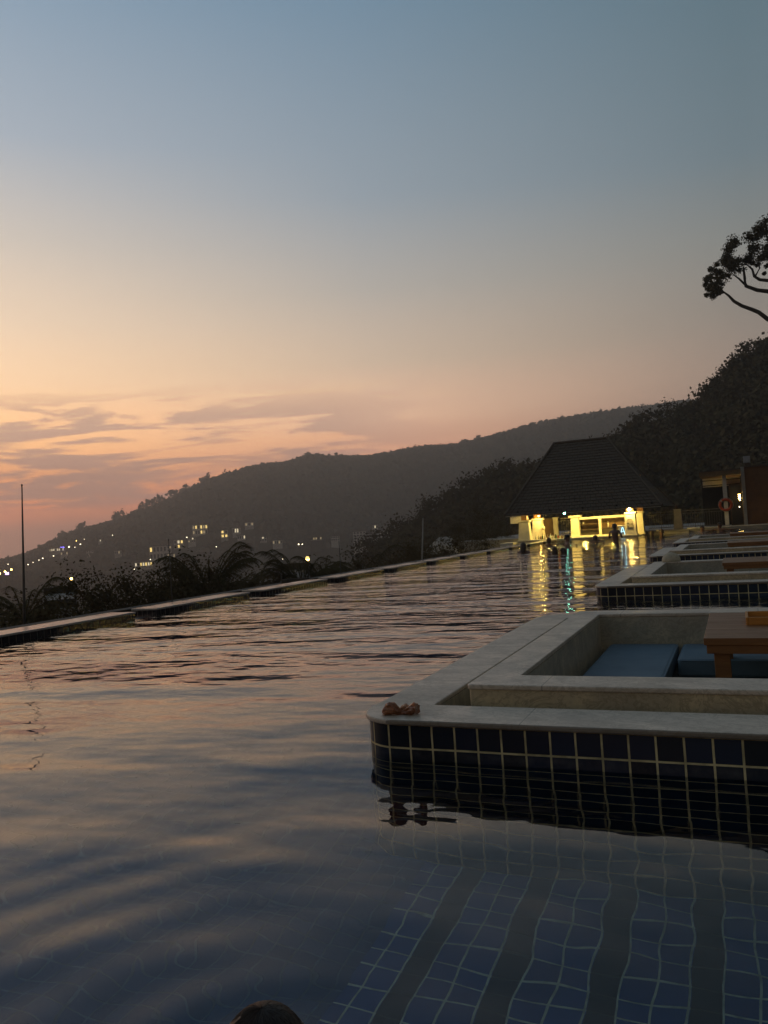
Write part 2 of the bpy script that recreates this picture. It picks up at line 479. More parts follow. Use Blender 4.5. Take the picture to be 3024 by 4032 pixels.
class MB:
    def __init__(s):
        s.v = []
        s.f = []
        s.uv = {}

    def add(s, vs, fs):
        o = len(s.v)
        s.v += [tuple(v) for v in vs]
        s.f += [tuple(i + o for i in q) for q in fs]
        return s

    def box(s, x0, x1, y0, y1, z0, z1):
        vs = [(x, y, z) for z in (z0, z1) for y in (y0, y1) for x in (x0, x1)]
        return s.add(vs, [(0, 2, 3, 1), (4, 5, 7, 6), (0, 1, 5, 4), (2, 6, 7, 3), (0, 4, 6, 2), (1, 3, 7, 5)])

    def frustum(s, x0, x1, y0, y1, z0, a0, a1, b0, b1, z1):
        vs = [(x0, y0, z0), (x1, y0, z0), (x0, y1, z0), (x1, y1, z0), (a0, b0, z1), (a1, b0, z1), (a0, b1, z1), (a1, b1, z1)]
        return s.add(vs, [(0, 2, 3, 1), (4, 5, 7, 6), (0, 1, 5, 4), (2, 6, 7, 3), (0, 4, 6, 2), (1, 3, 7, 5)])

    def prism(s, poly, z0, z1):
        n = len(poly)
        vs = [(x, y, z0) for x, y in poly] + [(x, y, z1) for x, y in poly]
        fs = [tuple(range(n - 1, -1, -1)), tuple(range(n, 2 * n))]
        fs += [(i, (i + 1) % n, n + (i + 1) % n, n + i) for i in range(n)]
        return s.add(vs, fs)

    def ringprism(s, outer, inner, z0, z1):
        """band between two loops with the same number of points"""
        n = len(outer)
        vs = [(x, y, z0) for x, y in outer] + [(x, y, z1) for x, y in outer] + [(x, y, z0) for x, y in inner] + [(x, y, z1) for x, y in inner]
        fs = []
        for i in range(n):
            j = (i + 1) % n
            fs += [(i, j, n + j, n + i), (2 * n + j, 2 * n + i, 3 * n + i, 3 * n + j), (n + i, n + j, 3 * n + j, 3 * n + i), (j, i, 2 * n + i, 2 * n + j)]
        return s.add(vs, fs)

    def tube(s, pts, radii, seg=8, cap=True):
        pts = [Vector(p) for p in pts]
        if isinstance(radii, (int, float)):
            radii = [radii] * len(pts)
        vs, fs = [], []
        for i, p in enumerate(pts):
            t = (pts[min(i + 1, len(pts) - 1)] - pts[max(i - 1, 0)]).normalized()
            a = t.orthogonal() if abs(t.z) > 0.9 else t.cross(Vector((0, 0, 1)))
            a.normalize()
            if abs(t.z) > 0.9:
                a = (Vector((1, 0, 0)) - t * t.x).normalized()
            b = t.cross(a)
            for k in range(seg):
                an = 2 * PI * k / seg
                vs.append(p + (a * math.cos(an) + b * math.sin(an)) * radii[i])
        for i in range(len(pts) - 1):
            for k in range(seg):
                k2 = (k + 1) % seg
                fs.append((i * seg + k, i * seg + k2, (i + 1) * seg + k2, (i + 1) * seg + k))
        if cap:
            fs.append(tuple(range(seg - 1, -1, -1)))
            fs.append(tuple(range((len(pts) - 1) * seg, len(pts) * seg)))
        return s.add(vs, fs)

    def lathe(s, c, prof, seg=16):
        """prof: list of (radius, z)"""
        vs, fs = [], []
        for r, z in prof:
            for k in range(seg):
                an = 2 * PI * k / seg
                vs.append((c[0] + r * math.cos(an), c[1] + r * math.sin(an), c[2] + z))
        for i in range(len(prof) - 1):
            for k in range(seg):
                k2 = (k + 1) % seg
                fs.append((i * seg + k, i * seg + k2, (i + 1) * seg + k2, (i + 1) * seg + k))
        fs.append(tuple(range(seg - 1, -1, -1)))
        fs.append(tuple(range((len(prof) - 1) * seg, len(prof) * seg)))
        return s.add(vs, fs)

    def ellipsoid(s, c, r, seg=14, rings=9, jit=0.0, rnd=None):
        vs, fs = [(c[0], c[1], c[2] - r[2])], []
        for i in range(1, rings):
            th = PI * i / rings
            for k in range(seg):
                an = 2 * PI * k / seg
                j = 1 + (rnd.uniform(-jit, jit) if rnd else 0)
                vs.append((c[0] + r[0] * math.sin(th) * math.cos(an) * j, c[1] + r[1] * math.sin(th) * math.sin(an) * j, c[2] - r[2] * math.cos(th) * j))
        vs.append((c[0], c[1], c[2] + r[2]))
        for k in range(seg):
            k2 = (k + 1) % seg
            fs.append((0, 1 + k2, 1 + k))
            for i in range(rings - 2):
                fs.append((1 + i * seg + k, 1 + i * seg + k2, 1 + (i + 1) * seg + k2, 1 + (i + 1) * seg + k))
            fs.append((1 + (rings - 2) * seg + k, 1 + (rings - 2) * seg + k2, len(vs) - 1))
        return s.add(vs, fs)

    def torus(s, c, R, r, axis='Y', seg=28, rs=10, arc=(0, 2 * PI)):
        full = abs(arc[1] - arc[0] - 2 * PI) < 1e-4
        vs, fs = [], []
        n = seg if full else seg + 1
        for i in range(n):
            a = arc[0] + (arc[1] - arc[0]) * i / seg
            for k in range(rs):
                b = 2 * PI * k / rs
                u = (R + r * math.cos(b))
                p = (u * math.cos(a), r * math.sin(b), u * math.sin(a)) if axis == 'Y' else (u * math.cos(a), u * math.sin(a), r * math.sin(b))
                vs.append((c[0] + p[0], c[1] + p[1], c[2] + p[2]))
        for i in range(seg):
            i2 = (i + 1) % n
            for k in range(rs):
                k2 = (k + 1) % rs
                fs.append((i * rs + k, i2 * rs + k, i2 * rs + k2, i * rs + k2))
        return s.add(vs, fs)

    def build(s, name, m, parent=None, smooth=False, bevel=0.0, fix=True, kind=None):
        me = bpy.data.meshes.new(name)
        org = ORG.get(parent.name, Vector((0, 0, 0))) if parent else Vector((0, 0, 0))
        me.from_pydata([(x - org[0], y - org[1], z - org[2]) for x, y, z in s.v], [], s.f)
        if fix:
            bm = bmesh.new()
            bm.from_mesh(me)
            bmesh.ops.recalc_face_normals(bm, faces=bm.faces)
            bm.to_mesh(me)
            bm.free()
        if smooth:
            me.polygons.foreach_set('use_smooth', [True] * len(me.polygons))
        me.materials.append(m)
        o = bpy.data.objects.new(name, me)
        COL.objects.link(o)
        if parent:
            o.parent = parent
            ORG[o.name] = org
        if bevel:
            b = o.modifiers.new('bevel', 'BEVEL')
            b.width = bevel
            b.segments = 2
            b.limit_method = 'ANGLE'
        if kind:
            o['kind'] = kind
        return o


def tag(o, label, cat, group=None, kind=None):
    o['label'] = label
    o['category'] = cat
    if group:
        o['group'] = group
    if kind:
        o['kind'] = kind
    return o


def thing(name, loc, label, cat, group=None):
    o = bpy.data.objects.new(name, None)
    COL.objects.link(o)
    o.location = loc
    o.empty_display_size = 0.1
    ORG[o.name] = Vector(loc)
    return tag(o, label, cat, group)


def npmesh(name, V, F, m, parent=None, smooth=False, uv=None):
    """V (n,3), F (k,4) or (k,3) numpy arrays -> object"""
    V = np.asarray(V, np.float32)
    F = np.asarray(F, np.int32)
    if parent:
        V = V - np.array(ORG[parent.name], np.float32)
    me = bpy.data.meshes.new(name)
    me.vertices.add(len(V))
    me.vertices.foreach_set('co', V.ravel())
    k = F.shape[1]
    me.loops.add(F.size)
    me.loops.foreach_set('vertex_index', F.ravel())
    me.polygons.add(len(F))
    me.polygons.foreach_set('loop_start', np.arange(0, F.size, k, dtype=np.int32))
    if smooth:
        me.polygons.foreach_set('use_smooth', np.ones(len(F), bool))
    me.update(calc_edges=True)
    if uv is not None:
        ul = me.uv_layers.new(name='UVMap')
        ul.data.foreach_set('uv', np.asarray(uv, np.float32)[F.ravel()].ravel())
    me.materials.append(m)
    o = bpy.data.objects.new(name, me)
    COL.objects.link(o)
    if parent:
        o.parent = parent
        ORG[o.name] = ORG[parent.name]
    return o


def copy_tree(o, loc=None, rz=None, sc=None, label=None, parent=None):
    c = o.copy()
    COL.objects.link(c)
    if parent:
        c.parent = parent
    for ch in list(o.children):
        copy_tree(ch, parent=c)
    if loc is not None:
        c.location = loc
    if rz is not None:
        c.rotation_euler = (0, 0, rz)
    if sc is not None:
        c.scale = sc if not isinstance(sc, (int, float)) else (sc,) * 3
    if label:
        c['label'] = label
    return c


def point_light(name, loc, col, power, radius, parent):
    ld = bpy.data.lights.new(name, 'POINT')
    ld.color = col
    ld.energy = power
    ld.shadow_soft_size = radius
    o = bpy.data.objects.new(name, ld)
    COL.objects.link(o)
    o.parent = parent
    o.location = Vector(loc) - ORG[parent.name]
    return o


def rrect(x0, x1, y0, y1, r, n=7, corners=(1, 1, 1, 1)):
    """counter-clockwise rounded rectangle starting at (x0,y0) corner"""
    pts = []
    for (cx, cyy, a0), on in zip(((x0 + r, y0 + r, PI), (x1 - r, y0 + r, 1.5 * PI), (x1 - r, y1 - r, 0), (x0 + r, y1 - r, 0.5 * PI)), corners):
        for i in range(n):
            a = a0 + 0.5 * PI * i / (n - 1)
            if on:
                pts.append((cx + r * math.cos(a), cyy + r * math.sin(a)))
            else:
                pts.append((cx + math.copysign(r, math.cos(a0 + PI / 4)), cyy + math.copysign(r, math.sin(a0 + PI / 4))))
    return pts


def wall_uv(name, poly, z0, z1, m, parent, u_at, closed=True, kind=None, label=None):
    """vertical strip along a closed polygon, UV = running length in metres; u_at=(index,u)"""
    pts = np.array(poly, float)
    n = len(pts)
    seg = np.linalg.norm(np.roll(pts, -1, 0) - pts, axis=1)
    s = np.concatenate([[0], np.cumsum(seg)])
    if not closed:
        s = s[:n]
    s = s - s[u_at[0]] + u_at[1]
    V, UV, F = [], [], []
    m_ = n + 1 if closed else n
    for i in range(m_):
        x, y = pts[i % n]
        V += [(x, y, z0), (x, y, z1)]
        UV += [(s[i], z0 + 0.049), (s[i], z1 + 0.049)]
    for i in range(m_ - 1):
        F.append((2 * i, 2 * i + 2, 2 * i + 3, 2 * i + 1))
    return npmesh(name, V, F, m, parent, uv=UV)


# ------------------------------------------------------------------ pool
POOL_X0, POOL_X1, POOL_Y0, POOL_Y1 = -7.57, 2.45, -6.0, 41.0
FLOOR_Z = -1.05
BOOTH_P = 6.46
BOOTHS = [3.15 + BOOTH_P * i for i in range(4)]
BX0, BX1 = -1.605, 2.45
BLEN = 3.75          # slab front to slab back

# water surface: strips that leave the booths out
wb = MB()
ys = [POOL_Y0]
for b in BOOTHS:
    ys += [b + 0.12, b + BLEN - 0.12]
ys.append(POOL_Y1)
for i in range(len(ys) - 1):
    x1 = POOL_X1 if i % 2 == 0 else BX0 + 0.12
    wb.add([(POOL_X0, ys[i], 0), (x1, ys[i], 0), (x1, ys[i + 1], 0), (POOL_X0, ys[i + 1], 0)], [(0, 1, 2, 3)])
water = wb.build('pool_water', MT['water'], kind='structure')

# floor (UV so that grout falls under the booth's wall grout; every third column dark)
PH = -1.3335
SHELF_X, DEEP_Z = -1.29, -1.75
V = [(SHELF_X, POOL_Y0, FLOOR_Z), (POOL_X1, POOL_Y0, FLOOR_Z), (POOL_X1, POOL_Y1 + 1, FLOOR_Z), (SHELF_X, POOL_Y1 + 1, FLOOR_Z)]
o = npmesh('pool_floor', V, [(0, 1, 2, 3)], MT['floortile'], uv=[(x - PH + 3.1, y - 3.165) for x, y, z in V])
o['kind'] = 'structure'
V = [(POOL_X0 - .1, POOL_Y0, DEEP_Z), (SHELF_X, POOL_Y0, DEEP_Z), (SHELF_X, POOL_Y1 + 1, DEEP_Z), (POOL_X0 - .1, POOL_Y1 + 1, DEEP_Z), (SHELF_X, POOL_Y0, FLOOR_Z), (SHELF_X, POOL_Y1 + 1, FLOOR_Z)]
o = npmesh('pool_floor_deep', V, [(0, 1, 2, 3), (1, 4, 5, 2)], MT['deeptile'], uv=[(x - PH + 3.1, y - 3.165) for x, y, z in V[:4]] + [(4.0, POOL_Y0), (4.0, POOL_Y1 + 1)])
o['kind'] = 'structure'
# the pool shell's near and right sides
V = [(POOL_X1, POOL_Y1, FLOOR_Z), (POOL_X1, POOL_Y1, 0.13), (POOL_X1, POOL_Y0, 0.13), (POOL_X1, POOL_Y0, FLOOR_Z), (POOL_X0 - .1, POOL_Y0, 0.13), (POOL_X0 - .1, POOL_Y0, FLOOR_Z)]
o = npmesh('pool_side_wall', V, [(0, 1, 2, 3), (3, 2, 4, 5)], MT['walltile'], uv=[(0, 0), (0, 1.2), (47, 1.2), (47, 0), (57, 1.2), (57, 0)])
o['kind'] = 'structure'


# ------------------------------------------------------------------ seating booths standing in the pool
def booth(y0, label):
    t = thing('seating_booth', (BX0, y0, 0), label, 'seating booth', 'sunken seating booths standing in the pool')
    y1 = y0 + BLEN
    ov = 0.014
    n = 8
    outer = rrect(BX0, BX1, y0, y1, 0.20, n, (1, 0, 0, 1))
    wallp = rrect(BX0 + ov, BX1 - ov, y0 + ov, y1 - ov, 0.19, n, (1, 0, 0, 1))
    # straight front starts at index n-1 of the loop (end of first corner)
    ux = wallp[n - 1][0] - PH
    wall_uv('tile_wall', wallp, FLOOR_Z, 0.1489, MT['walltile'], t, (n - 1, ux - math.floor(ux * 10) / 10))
    inner = rrect(BX0 + 0.28, BX1 - 0.3, y0 + 0.30, y1 - 0.28, 0.02, n)
    led = MB().ringprism(outer, inner, 0.149, 0.172).build('coping', MT['coping'], t, bevel=0.008)
    # gutter between coping and inner box
    bx0, by0, by1, bx1 = BX0 + 0.405, y0 + 0.44, y1 - 0.39, BX1 - 0.42
    gi = rrect(bx0 + 0.01, bx1 - 0.01, by0 + 0.01, by1 - 0.01, 0.02, n)
    go = rrect(BX0 + 0.27, BX1 - 0.29, y0 + 0.29, y1 - 0.27, 0.02, n)
    MB().ringprism(go, gi, -0.3, -0.05).build('gutter_channel', MT['gutter'], t)
    MB().ringprism(rrect(BX0 + 0.2, BX1 - 0.2, y0 + 0.2, y1 - 0.2, 0.02, n), inner, -0.06, 0.1485).build('gutter_wall', MT['pit'], t)
    # raised box
    ix0, iy0, iy1, ix1 = bx0 + 0.183, by0 + 0.23, by1 - 0.24, bx1 - 0.19
    bo = rrect(bx0, bx1, by0, by1, 0.015, n)
    bi = rrect(ix0, ix1, iy0, iy1, 0.015, n)
    MB().ringprism(bo, bi, -0.55, 0.216).build('box_wall', MT['stone'], t)
    e = 0.008
    MB().ringprism(rrect(bx0 - e, bx1 + e, by0 - e, by1 + e, 0.02, n), rrect(ix0 + e, ix1 - e, iy0 + e, iy1 - e, 0.015, n), 0.2165, 0.24).build('rim', MT['coping'], t, bevel=0.006)
    MB().ringprism(rrect(ix0 - 0.002, ix1 + 0.002, iy0 - 0.002, iy1 + 0.002, 0.01, n), rrect(ix0 + 0.012, ix1 - 0.012, iy0 + 0.012, iy1 - 0.012, 0.01, n), -0.5, 0.214).build('pit_lining', MT['pit'], t)
    MB().box(ix0, ix1, iy0, iy1, -0.56, -0.5).build('pit_floor', MT['bench'], t)
    # bench blocks: left, far, right
    b = MB().box(ix0 + 0.014, ix0 + 0.57, iy0 + 0.014, iy1 - 0.014, -0.499, -0.10)
    b.box(ix0 + 0.572, ix1 - 0.572, iy1 - 0.71, iy1 - 0.014, -0.499, -0.10)
    b.box(ix1 - 0.57, ix1 - 0.014, iy0 + 0.014, iy1 - 0.014, -0.499, -0.10)
    b.build('bench', MT['bench'], t)
    for k, (a, c, d, e2) in enumerate(((ix0 + 0.085, ix0 + 0.565, iy0 + 0.03, iy1 - 0.02), (ix0 + 0.60, ix1 - 0.60, iy1 - 0.70, iy1 - 0.02), (ix1 - 0.565, ix1 - 0.085, iy0 + 0.03, iy1 - 0.02))):
        cu = MB().box(a, c, d, e2, -0.0995, 0.018).build('cushion', MT['cushion'], t, bevel=0.02)
        lp = rrect(a + .004, c - .004, d + .004, e2 - .004, 0.03, 5)
        MB().tube([(px, py, 0.008) for px, py in lp + lp[:1]], 0.006, 6, cap=False).build('piping', MT['cushion'], cu, True)
    return t


def table(y0, label):
    """low square table on the booth's footwell, front edge at y0"""
    x0, x1, y1 = -0.205, 0.93, y0 + 1.13
    t = thing('low_table', ((x0 + x1) / 2, (y0 + y1) / 2, -0.5), label, 'table', 'low wooden tables in the booths')
    tp = MB()
    npk = 7
    for k in range(npk):
        tp.box(x0, x1, y0 + (y1 - y0) * k / npk + (0.0008 if k else 0), y0 + (y1 - y0) * (k + 1) / npk - (0.0008 if k < npk - 1 else 0), 0.262, 0.30)
    tp.build('tabletop', MT['wood'], t, bevel=0.003)
    a = MB()
    a.box(x0 + 0.012, x1 - 0.012, y0 + 0.012, y0 + 0.04, 0.215, 0.2615)
    a.box(x0 + 0.012, x1 - 0.012, y1 - 0.04, y1 - 0.012, 0.215, 0.2615)
    a.box(x0 + 0.012, x0 + 0.04, y0 + 0.0405, y1 - 0.0405, 0.215, 0.2615)
    a.box(x1 - 0.04, x1 - 0.012, y0 + 0.0405, y1 - 0.0405, 0.215, 0.2615)
    a.build('apron', MT['wood'], t, bevel=0.002)
    for lx in (x0 + 0.045, x1 - 0.125):
        for ly in (y0 + 0.045, y1 - 0.125):
            MB().box(lx, lx + 0.08, ly, ly + 0.08, -0.499, 0.26).build('leg', MT['wood'], t, bevel=0.003)
    return t


lb = ['nearest pale marble booth with blue tile sides, brown table and blue cushions inside',
      'second marble booth from the camera, its far rim carrying a rolled beige towel',
      'third marble booth from the camera, between the booth with the towel and the last booth',
      'farthest marble booth, low in the water beyond the three others']
for yb, l in zip(BOOTHS, lb):
    booth(yb, l)
tl = ['brown wooden table in the nearest booth with an orange tray on it', 'brown wooden table inside the second booth from the camera',
      'brown wooden table inside the third booth from the camera', 'brown wooden table inside the farthest booth']
for yb, l in zip(BOOTHS, tl):
    table(yb + 1.45, l)
# tray on the first table
t = thing('wooden_tray', (0.25, 5.2, 0.30), 'orange wooden tray lying on the brown table in the nearest booth', 'tray')
MB().box(0.025, 0.50, 5.12, 5.40, 0.3005, 0.312).build('tray_base', MT['tray'], t, bevel=0.003)
for a in ((0.025, 0.50, 5.105, 5.1195), (0.025, 0.50, 5.4005, 5.415), (0.01, 0.0245, 5.105, 5.415), (0.5005, 0.515, 5.105, 5.415)):
    MB().box(*a, 0.3005, 0.345).build('side', MT['tray'], t, bevel=0.003)
t = thing('rolled_towel', (-0.95, 12.84, 0.24), 'beige rolled towel resting on the far rim of the second booth', 'towel')
prof = []
tw = MB()
# a soft domed roll lying along the rim
for i in range(9):
    pass
tw.ellipsoid((-0.945, 12.84, 0.262), (0.135, 0.10, 0.12), 18, 10, 0.02, random.Random(3))
tw.v = [(x, y, max(z, 0.2405)) for x, y, z in tw.v]
tw.build('roll', MT['towel'], t, True)
MB().tube([(-1.07, 12.79, 0.2525), (-0.82, 12.79, 0.2525)], 0.012, 8).build('fold', MT['towel'], t, True)

# crumpled wrapper on the near corner
t = thing('crumpled_wrapper', (-1.43, 3.27, 0.172), 'crumpled brown foil wrapper twisted in the middle on the rounded booth corner', 'wrapper')
rw = random.Random(5)


def lobe(x0, x1, radii, y0, y1, flat, seg=16, jit=0.16):
    """puckered foil bulge lying on the coping along x, resting at z = 0.1725"""
    m = MB()
    vs, fs = [], []
    n = len(radii) - 1
    for i, r in enumerate(radii):
        u = i / n
        for k in range(seg):
            a = 2 * PI * k / seg
            j = 1 + rw.uniform(-jit, jit) + 0.10 * math.sin(5 * a + i)
            vs.append((x0 + (x1 - x0) * u + rw.uniform(-.004, .004), y0 + (y1 - y0) * u + r * math.cos(a) * j * 0.95, 0.1727 + max(0, r * flat * (1 + math.sin(a) * j))))
    for i in range(n):
        for k in range(seg):
            k2 = (k + 1) % seg
            fs.append((i * seg + k, i * seg + k2, (i + 1) * seg + k2, (i + 1) * seg + k))
    fs.append(tuple(range(seg)))
    fs.append(tuple(range(n * seg, n * seg + seg)))
    return m.add(vs, fs)


lobe(-1.482, -1.402, [.010, .024, .030, .031, .027, .018, .009], 3.225, 3.245, 0.9).build('body', MT['foil'], t)
lobe(-1.4015, -1.33, [.009, .014, .020, .025, .030, .034, .031], 3.246, 3.258, 0.75, jit=.24).build('flared_end', MT['foil'], t)
lobe(-1.425, -1.372, [.006, .014, .018, .016, .008], 3.278, 3.285, 1.1, 12).build('pale_label', MT['foil_label'], t)

# ------------------------------------------------------------------ infinity edge on the left
t = thing('infinity_edge_wall', (POOL_X0, 15, 0), 'dark tiled overflow wall along the left side of the pool', 'pool wall')
V = [(POOL_X0, POOL_Y0, -1.75), (POOL_X0, POOL_Y1 - 3, -1.75), (POOL_X0, POOL_Y1 - 3, -0.012), (POOL_X0, POOL_Y0, -0.012), (POOL_X0 - 0.49, POOL_Y1 - 3, -0.012), (POOL_X0 - 0.49, POOL_Y0, -0.012), (POOL_X0 - 0.49, POOL_Y1 - 3, -1.6), (POOL_X0 - 0.49, POOL_Y0, -1.6)]
npmesh('tile_face', V, [(0, 1, 2, 3), (3, 2, 4, 5), (5, 4, 6, 7)], MT['edgetile'], t, uv=[(0, -1), (44, -1), (44, 0), (0, 0), (44, .49), (0, .49), (44, 2), (0, 2)])
k = 0
nslab = 0
eb = []
for i in range(-5, 10):
    a = 9.04 + 2.8 * i
    eb.append((a, a + 2.36))
pl_ = ['first', 'second', 'third', 'fourth', 'fifth', 'sixth', 'seventh', 'eighth', 'ninth', 'tenth', 'eleventh', 'twelfth', 'thirteenth', 'fourteenth', 'fifteenth', 'sixteenth']
vis = 0
for a, b in eb:
    if b < 6.0:
        continue
    lab = 'pale marble slab on the infinity edge, %s from the left end of the picture' % pl_[vis]
    vis += 1
    s = thing('coping_slab', (POOL_X0 - 0.245, (a + b) / 2, 0), lab, 'coping slab', 'marble slabs along the infinity edge')
    pz = [(POOL_X0 - 0.001, a), (POOL_X0 - 0.001, b), (POOL_X0 - 0.43, b), (POOL_X0 - 0.43, a)]
    L = b - a
    V, F, UV = [], [], []
    per = [0, L, L + .48, 2 * L + .48, 2 * L + .96]
    for j in range(5):
        x, y = pz[j % 4]
        V += [(x, y, -0.011), (x, y, 0.074)]
        UV += [(per[j], 0.0), (per[j], 0.085)]
    F = [(2 * j, 2 * j + 2, 2 * j + 3, 2 * j + 1) for j in range(4)]
    npmesh('tile_base', V, F, MT['edgetile'], s, uv=UV)
    MB().box(POOL_X0 - 0.44, POOL_X0 + 0.012, a - 0.01, b + 0.01, 0.0745, 0.10).build('marble_top', MT['edge_marble'], s, bevel=0.004)
t = thing('basin_wall', (-9.0, 15, -1), 'dark low outer wall of the overflow basin behind the slabs', 'wall')
MB().box(-9.25, -9.0, -6, 38, -2.5, -0.03).build('wall_body', MT['gutter'], t)
MB().box(-9.27, -8.98, -6, 38, -0.0295, -0.005).build('wall_cap', MT['gutter'], t, bevel=0.004)
o = MB().box(-9.0, POOL_X0 - 0.49, -6, 38, -1.6, -1.5).build('overflow_channel', MT['gutter'], kind='structure')

# slim poles standing in the overflow channel
for x, y, dx, dy, zt, r0, r1, lab in ((-9.92, 8.95, -0.05, -0.05, 2.02, 0.022, 0.009, 'tallest slim dark pole leaning at the left edge against the sunset'),
                                      (-8.66, 10.75, 0.0, 0.0, 1.05, 0.009, 0.006, 'very thin dark pole in front of the palm left of centre'),
                                      (-8.73, 17.1, 0.0, 0.0, 0.78, 0.012, 0.008, 'short thin pole behind the slabs below the far apartment blocks'),
                                      (-8.80, 23.0, -0.12, -0.04, 1.31, 0.030, 0.016, 'pale slim pole leaning in front of the dark wood left of the bar')):
    t = thing('garden_pole', (x + dx, y + dy, -1.5), lab, 'pole', 'slim poles behind the infinity edge')
    MB().tube([(x + dx * 1.6, y + dy, -1.5), (x + dx * .9, y + dy * .9, 0.0), (x, y, zt)], [r0 * 1.2, r0, r1], 8).build('shaft', MT['iron'] if r0 < 0.025 else MT['grey_plaster'], t, True)
    MB().lathe((x, y, zt), [(r1 * 1.5, 0), (r1 * 1.6, 0.012), (r1 * 0.6, 0.03)], 8).build('tip', MT['iron'], t, True)

# ------------------------------------------------------------------ land: slopes below the pool, far headland, wooded hill on the right
FAR = [(62, -0.03), (54, -0.012), (50.0, -0.0069), (49.46, -0.005), (48.36, -0.0017), (47.38, 0.004), (46.37, 0.0124), (44.91, 0.0225), (43.74, 0.0265), (42.09, 0.033), (40.7, 0.0428), (39.77, 0.0466), (38.19, 0.0564),
       (36.26, 0.0715), (34.97, 0.0785), (33.34, 0.085), (31.86, 0.089), (30.39, 0.0895), (28.72, 0.0967), (26.42, 0.0931), (24.76, 0.0915), (22.75, 0.0945), (21.07, 0.0985), (18.26, 0.0975), (15.77, 0.1045),
       (12.81, 0.1147), (10.24, 0.119), (7.12, 0.1221), (4.99, 0.1226), (2.04, 0.1240), (-3.49, 0.1242), (-14, 0.125), (-30, 0.12)]
NEAR = [(40, -0.06), (31, -0.045), (25.92, -0.0259), (23.26, 0.0009), (21.38, 0.0166), (17.81, 0.0508), (15.57, 0.0691), (13.23, 0.0779), (9.35, 0.0899), (6.73, 0.1076), (4.87, 0.1163), (3.81, 0.119), (2.57, 0.122),
        (1.28, 0.1289), (0.93, 0.136), (0.42, 0.1436), (-0.54, 0.156), (-1.21, 0.1697), (-1.71, 0.180), (-2.69, 0.1907), (-3.85, 0.2014), (-5.32, 0.2207), (-10, 0.26), (-30, 0.30)]


def prof_at(P, a):
    P = sorted(P)
    return np.interp(a, [p[0] for p in P], [p[1] for p in P])


def pol(a, r, z):
    a = np.radians(a)
    return np.stack([-np.sin(a) * r, np.cos(a) * r, z + 0 * r], -1)


FAR_CREST = 820.0
NEAR_CREST = 118.0


def ground_z(a, r):
    """terrain height at azimuth a (deg left of the pool axis) and distance r"""
    a = np.asarray(a, float)
    r = np.asarray(r, float)
    valley = np.interp(r, [0, 12, 20, 60, 200, 420], [-2.6, -2.6, -3.5, -6.5, -14, -19])
    crest = CAM_H + prof_at(FAR, a) * FAR_CREST - 4.0
    t = np.clip((r - 380) / (FAR_CREST - 380), 0, 1)
    s = np.sin(t * PI / 2) ** 1.15
    far = valley * (1 - s) + crest * s
    far = np.where(r > FAR_CREST, crest - (r - FAR_CREST) * 0.12, far)
    nc = CAM_H + prof_at(NEAR, a) * NEAR_CREST - 3.0
    t2 = np.clip((r - 52) / (NEAR_CREST - 52), 0, 1)
    s2 = t2 * t2 * (3 - 2 * t2)
    near = valley * (1 - s2) + nc * s2
    near = np.where(r > NEAR_CREST, np.maximum(nc - (r - NEAR_CREST) * 0.10, valley), near)
    w = np.clip((31 - a) / 6, 0, 1)
    base = np.maximum(far, near * w + far * (1 - w))
    return base


na, nr = 150, 120
A = np.linspace(-75, 110, na)
Rr = np.concatenate([np.linspace(4, 60, 30), np.geomspace(62, 1000, nr - 30)])
AA, RR = np.meshgrid(A, Rr, indexing='ij')
ZZ = ground_z(AA, RR)
rs = np.random.RandomState(4)
ZZ = ZZ + rs.normal(0, 1, ZZ.shape) * np.clip((RR - 100) / 900, 0, 1) * 1.5
# the pool terrace is cut out of the slope
PP = pol(AA.ravel(), RR.ravel(), ZZ.ravel())
inside = (PP[:, 0] > -9.5) & (PP[:, 0] < 30) & (PP[:, 1] < 47)
PP[inside, 2] = np.minimum(PP[inside, 2], -2.6)
idx = np.arange(na * nr).reshape(na, nr)
Fq = np.stack([idx[:-1, :-1], idx[:-1, 1:], idx[1:, 1:], idx[1:, :-1]], -1).reshape(-1, 4)
o = npmesh('hills', PP, Fq, MT['hill'], smooth=True)
o['kind'] = 'structure'
# ground all round, out to the horizon
o = MB().add([(-1040, -1040, -24), (1040, -1040, -24), (1040, 1040, -24), (-1040, 1040, -24)], [(0, 1, 2, 3)]).build('ground', MT['ground'], kind='structure')


def leaves(centres, radii, per, size, seed, flat=1.0, shell=0.5, gauss=False):
    """random leaf-clump quads inside blobs -> V, F arrays"""
    rs = np.random.RandomState(seed)
    C = np.repeat(np.asarray(centres, float), per, 0)
    Rd = np.repeat(np.asarray(radii, float), per)
    n = len(C)
    d = rs.normal(size=(n, 3))
    d /= np.linalg.norm(d, axis=1)[:, None]
    rr = (shell + (1 - shell) * rs.rand(n) ** 0.6) * Rd * (0.8 + 0.35 * rs.rand(n))
    if gauss:
        rr = np.minimum(np.abs(rs.normal(size=n)), 1.55) * 0.62 * Rd
    p = C + d * rr[:, None] * np.array([1, 1, flat])
    nrm = d + rs.normal(size=(n, 3)) * 0.7
    nrm /= np.linalg.norm(nrm, axis=1)[:, None]
    u = np.cross(nrm, rs.normal(size=(n, 3)))
    u /= np.linalg.norm(u, axis=1)[:, None]
    v = np.cross(nrm, u)
    s = size * (0.6 + 0.8 * rs.rand(n))[:, None]
    asp = (0.45 + 0.4 * rs.rand(n))[:, None]
    V = np.stack([p - u * s, p - v * s * asp, p + u * s, p + v * s * asp], 1).reshape(-1, 3)
    F = np.arange(4 * n).reshape(n, 4)
    return V, F


